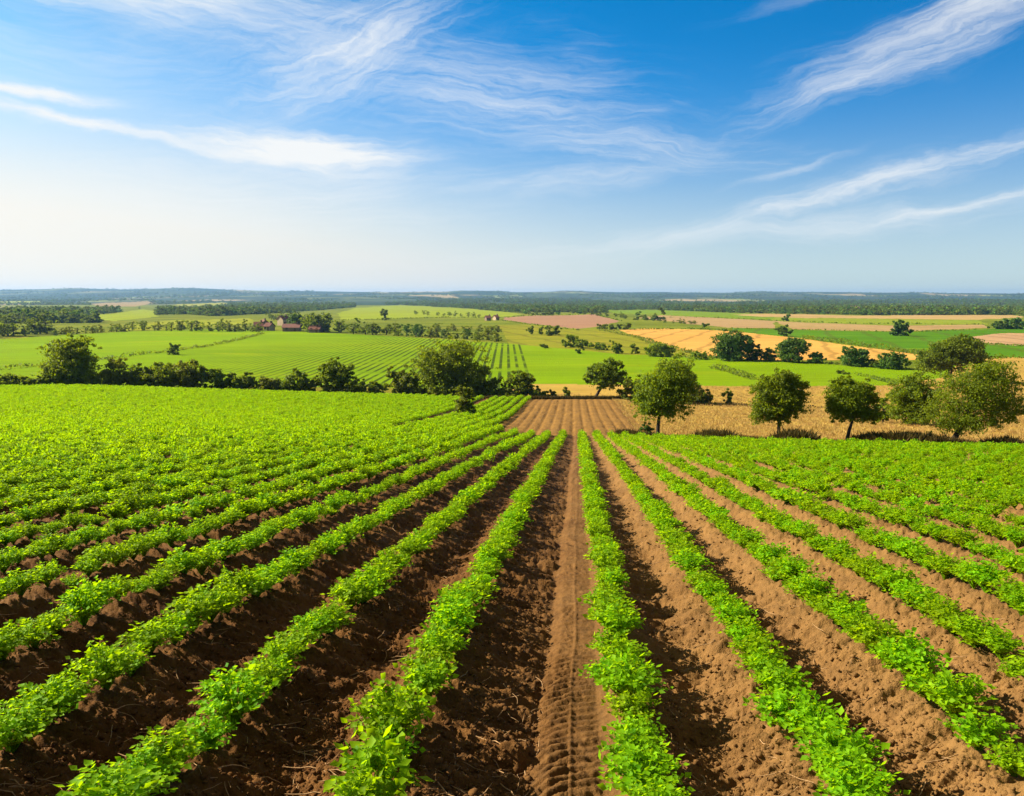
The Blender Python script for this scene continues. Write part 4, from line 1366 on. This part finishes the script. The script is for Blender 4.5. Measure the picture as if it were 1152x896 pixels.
def hedgerows():
    hedgerow('hedgerow', 'thin dark hedge line crossing the left green fields', [(-60, 418.5), (0, 416.5), (45, 412), (118, 404.5), (150, 400.5), (190, 396), (235, 390), (270, 383), (298, 375.5)], 1.1, 1.2, 901)
    hedgerow('hedgerow', 'dark hedge between the big gold field and the dark green strip', [(900, 381.5), (960, 389), (1048, 401.5)], 1.8, 1.6, 902)
    hedgerow('hedgerow', 'short dark hedge in the green field behind the first lone tree', [(800, 415), (818, 418.5), (848, 428)], 1.5, 1.6, 903)
    hedgerow('hedgerow', 'thin dark hedge in the green field behind the smallest lone tree', [(961, 422), (980, 425), (1008, 432.5)], 0.9, 1.3, 904)
    hedgerow('hedgerow', 'rough dark hedge strip across the stubble behind the lone trees', [(775, 456.5), (860, 458), (940, 459.5)], 0.5, 1.2, 905, 'verge', 60)
    hedgerow('hedgerow', 'thin hedge along the top of the big gold field', [(700, 371), (790, 370.5), (835, 374.5)], 1.3, 1.4, 906)
    hedgerow('hedgerow', 'green hedge along the lower left edge of the big gold field', [(675, 372), (715, 380), (745, 391), (800, 402.5)], 1.4, 3.0, 907, 'bush')
    hedgerow('hedgerow', 'rough hedge foot along the row of trees under the gold field', [(760, 402.5), (850, 406), (930, 410), (1025, 416)], 1.0, 1.6, 908)
    hedgerow('hedgerow', 'low dark hedge under the stubble patch at the right edge', [(1085, 404.5), (1120, 403.5), (1180, 403)], 0.9, 1.5, 909)
    hedgerow('hedgerow', 'low hedge between the pinkish field and the far woods', [(566, 357.5), (600, 355.5), (668, 353.9), (698, 361.5)], 0.9, 1.2, 911)
    hedgerow('hedgerow', 'thin dark margin above the middle stubble strip on the right', [(715, 357.3), (800, 357.3), (870, 361), (960, 364.5), (1108, 365.5)], 0.7, 1.2, 912)
    hedgerow('hedgerow', 'thin dark margin along the top of the dark green strip', [(820, 369.6), (890, 371.2), (1010, 374), (1095, 371)], 0.6, 1.0, 913)
    hedgerow('hedgerow', 'low hedge under the pinkish tan patch at the right edge', [(1096, 386.3), (1152, 390), (1200, 391.5)], 0.6, 1.0, 914)
    hedgerow('hedgerow', 'hedge below the long pale green hill across the valley', [(385, 360.5), (440, 359.3), (500, 357.6), (575, 357.5)], 1.0, 1.4, 915)
    hedgerow('hedgerow', 'hedge along the foot of the pinkish ploughed field', [(566, 361), (600, 366), (650, 372)], 0.9, 1.2, 910)


near_trees()
hedge_row()
mid_trees()
tree_belts()
hedgerows()


# ------------------------------------------------------------------ houses of the village
M['roof_red'] = plain_mat('red_roof_tile', (0.150, 0.060, 0.040), 0.85, 1.2, 0.35)
M['roof_pink'] = plain_mat('pink_roof_tile', (0.20, 0.095, 0.070), 0.85, 1.2, 0.25)
M['wall_cream'] = plain_mat('cream_wall', (0.38, 0.29, 0.17), 0.9, 0.8, 0.15)
M['wall_stone'] = plain_mat('stone_wall', (0.21, 0.14, 0.09), 0.9, 0.8, 0.25)
M['glass'] = plain_mat('dark_window', (0.03, 0.035, 0.04), 0.2, 1.0, 0.1)
M['door'] = plain_mat('brown_door', (0.12, 0.06, 0.03), 0.7, 1.0, 0.1)


def box(x0, x1, y0, y1, z0, z1):
    V = np.array([(x, y, z) for z in (z0, z1) for y in (y0, y1) for x in (x0, x1)], float)
    return V, np.array([(0, 2, 3, 1), (4, 5, 7, 6), (0, 1, 5, 4), (2, 6, 7, 3), (0, 4, 6, 2), (1, 3, 7, 5)])


def house(label, u, v, w_px, wall_h, roof_h, depth, wall, roof, rz, lo=150, group=None):
    x, y, z = at(u, v, None, lo)
    w = size(w_px, y)
    e = link('village_house', None, None, (x, y, z - 0.3), rz)
    tag(e, label, 'house', group)
    a, b = w / 2, depth / 2
    V, F = box(-a, a, -b, b, 0, wall_h)
    gb = np.array([(-a, -b, wall_h), (-a, b, wall_h), (-a, 0, wall_h + roof_h), (a, -b, wall_h), (a, b, wall_h), (a, 0, wall_h + roof_h)])
    link('wall', raw_mesh('wall', np.concatenate([V, gb]), [F, np.array([(8, 10, 9), (11, 12, 13)])], M[wall], False), e)
    o, th = 0.4, 0.25
    k = roof_h / b
    parts = []
    for s in (-1, 1):
        y0, z0 = s * (b + o), wall_h - k * o
        P = np.array([(-a - o, y0, z0), (a + o, y0, z0), (a + o, 0, wall_h + roof_h), (-a - o, 0, wall_h + roof_h)])
        P2 = P + [0, 0, th]
        parts.append((np.concatenate([P, P2]), np.array([(0, 1, 2, 3), (4, 7, 6, 5), (0, 4, 5, 1), (1, 5, 6, 2), (2, 6, 7, 3), (3, 7, 4, 0)])))
    rf = link('roof', raw_mesh('roof', *join(parts), M[roof], False), e)
    link('chimney', raw_mesh('chimney', *box(a * 0.5, a * 0.5 + 0.8, -0.45, 0.45, wall_h + roof_h * 0.5, wall_h + roof_h + 1.1), M['wall_stone'], False), rf)
    n = max(2, int(w / 3.2))
    for i in range(n):
        cx = -a + w * (i + 0.5) / n
        if i == n // 2:
            link('door', raw_mesh('door', *box(cx - 0.5, cx + 0.5, -b - 0.05, -b + 0.05, 0.3, 2.4), M['door'], False), e)
        else:
            wn = link('window', raw_mesh('window', *box(cx - 0.55, cx + 0.55, -b - 0.03, -b + 0.05, 1.3, 2.5), M['glass'], False), e)
            link('sill', raw_mesh('sill', *box(cx - 0.65, cx + 0.65, -b - 0.12, -b + 0.04, 1.2, 1.295), M['wall_cream'], False), wn)


def village():
    house('long low house with a pinkish roof at the front of the village', 330, 373.0, 18, 2.2, 1.6, 7, 'wall_stone', 'roof_pink', 0.12)
    house('tall cream house with a red roof behind the long pink-roofed house', 321, 366.5, 9, 4.2, 2.0, 6, 'wall_cream', 'roof_red', 0.9)
    house('brown house beside the tall cream house, red gable towards the field', 332, 366.5, 10, 3.2, 2.2, 7, 'wall_stone', 'roof_red', -0.5)
    house('small stone house at the left end of the village', 293, 372.0, 9, 2.6, 1.8, 6, 'wall_stone', 'roof_red', 0.3)
    house('small cream house among bushes left of the long pink-roofed house', 305, 372.3, 7, 2.5, 1.6, 5, 'wall_cream', 'roof_red', -0.3)
    house('low stone barn right of the village under the dark trees', 357, 374.4, 12, 1.9, 1.6, 6, 'wall_stone', 'roof_red', -0.1)
    house('small red-roofed house peeping out between the long house and the bright tree', 342, 369.5, 7, 3.0, 1.9, 6, 'wall_cream', 'roof_red', 0.5)
    house('tiny dark-roofed stone house behind the left end of the village', 299, 368.5, 6, 2.6, 1.8, 5, 'wall_stone', 'roof_pink', -0.7)
    house('left of two small red-roofed houses by the pale green hill', 549, 361.0, 5, 2.4, 1.8, 6, 'wall_stone', 'roof_red', 0.3)
    house('right of two small red-roofed houses by the pale green hill', 558, 360.5, 4, 2.6, 1.7, 6, 'wall_cream', 'roof_red', 0.5)
    house('large pale house at the edge of the far right woods', 957, 352.0, 8, 7.0, 2.5, 12, 'wall_cream', 'wall_stone', 0.15, 500)


village()


# ------------------------------------------------------------------ far woods
def far_woods():
    g = np.random.default_rng(41)
    protos = []
    for k in range(5):
        gg = np.random.default_rng(850 + k)
        V, F = cards_mesh(*crown_arrays(auto_lobes(1.0, 1.0, 0.0, 0.85, gg, 5), 130, 0.23, gg, 0.35))
        protos.append(raw_mesh('wood_tree', V, F, M['wood']))
    n = 150000
    u = g.uniform(-120, 1270, n)
    H = np.exp(g.uniform(math.log(560), math.log(7300), n))
    x = (u - CX) / F_PX * H
    z = ground0(x, H)
    v = v_of_t(z / H)
    dens = np.clip((fbm(x / 260.0, H / 520.0, 4, 77) - 0.02) * 5.0, 0, 1) * 0.55
    dens *= np.where(H < 900, 0.5, np.where(H > 1700, 0.7, 1.0))
    woods = [([(555, 351), (600, 355.5), (680, 352.5), (700, 347.8), (830, 351.5), (900, 353), (1300, 353.5), (1300, 337), (900, 341), (700, 341), (555, 345)], 0.8),
             ([(172, 351), (240, 356), (330, 352), (400, 346), (400, 341), (250, 345), (178, 347)], 0.6),
             ([(430, 343), (470, 340), (560, 344.5), (610, 348), (610, 353), (540, 348)], 0.9),
             ([(-120, 350), (60, 350), (115, 356), (110, 366), (60, 376), (-120, 384)], 0.45),
             ([(-120, 336), (20, 333), (48, 338), (120, 339), (120, 341), (-120, 338)], 0.7),
             ([(130, 340.5), (240, 338.2), (240, 340), (130, 342)], 0.7)]
    for poly, d in woods:
        dens = np.where(in_poly(u, v, poly), np.maximum(dens, d * np.clip(0.42 + 2.8 * vnoise(x / 130.0, H / 210.0, 6) + 1.2 * vnoise(x / 30.0, H / 60.0, 7), 0.06, 1)), dens)
    for _, poly, _, _ in FIELDS:
        dens = np.where(in_poly(u, v, poly) & (H < 4000), 0, dens)
    ok = g.random(n) < dens
    ok &= ~((H < 700) & (v > np.interp(u, *GREEN_TOP) - 2))
    x, H, z = x[ok], H[ok], z[ok]
    s = g.uniform(5.0, 10.5, len(x)) * np.clip(H / 2300.0, 1.0, 2.1)
    rot = np.zeros((len(x), 3)); rot[:, 2] = g.uniform(0, 6.28, len(x))
    tag(scatter('far_woods', protos, np.stack([x, H, z], 1), rot, np.stack([s * 1.25, s * 1.25, s * np.clip(2600.0 / H, 0.55, 1) * g.uniform(0.6, 1.25, len(x))], 1), g.integers(0, 5, len(x))),
        'dark woods and copses spread over the far plain and hills', 'woods')


far_woods()


# ------------------------------------------------------------------ the air
def haze():
    V, F = box(-13500, 13500, -60, 9800, -90, 66)
    m = bpy.data.materials.new('haze')
    m.use_nodes = True
    T = NT(m.node_tree)
    T.n.clear()
    out = T.new('ShaderNodeOutputMaterial')
    p = T.new('ShaderNodeVolumePrincipled')
    p.inputs['Color'].default_value = (0.30, 0.57, 1.0, 1.0)
    p.inputs['Density'].default_value = 0.000075
    p.inputs['Anisotropy'].default_value = 0.2
    T.link(p.outputs[0], out.inputs['Volume'])
    tag(link('haze', raw_mesh('haze', V, F, m)), kind='stuff')


haze()
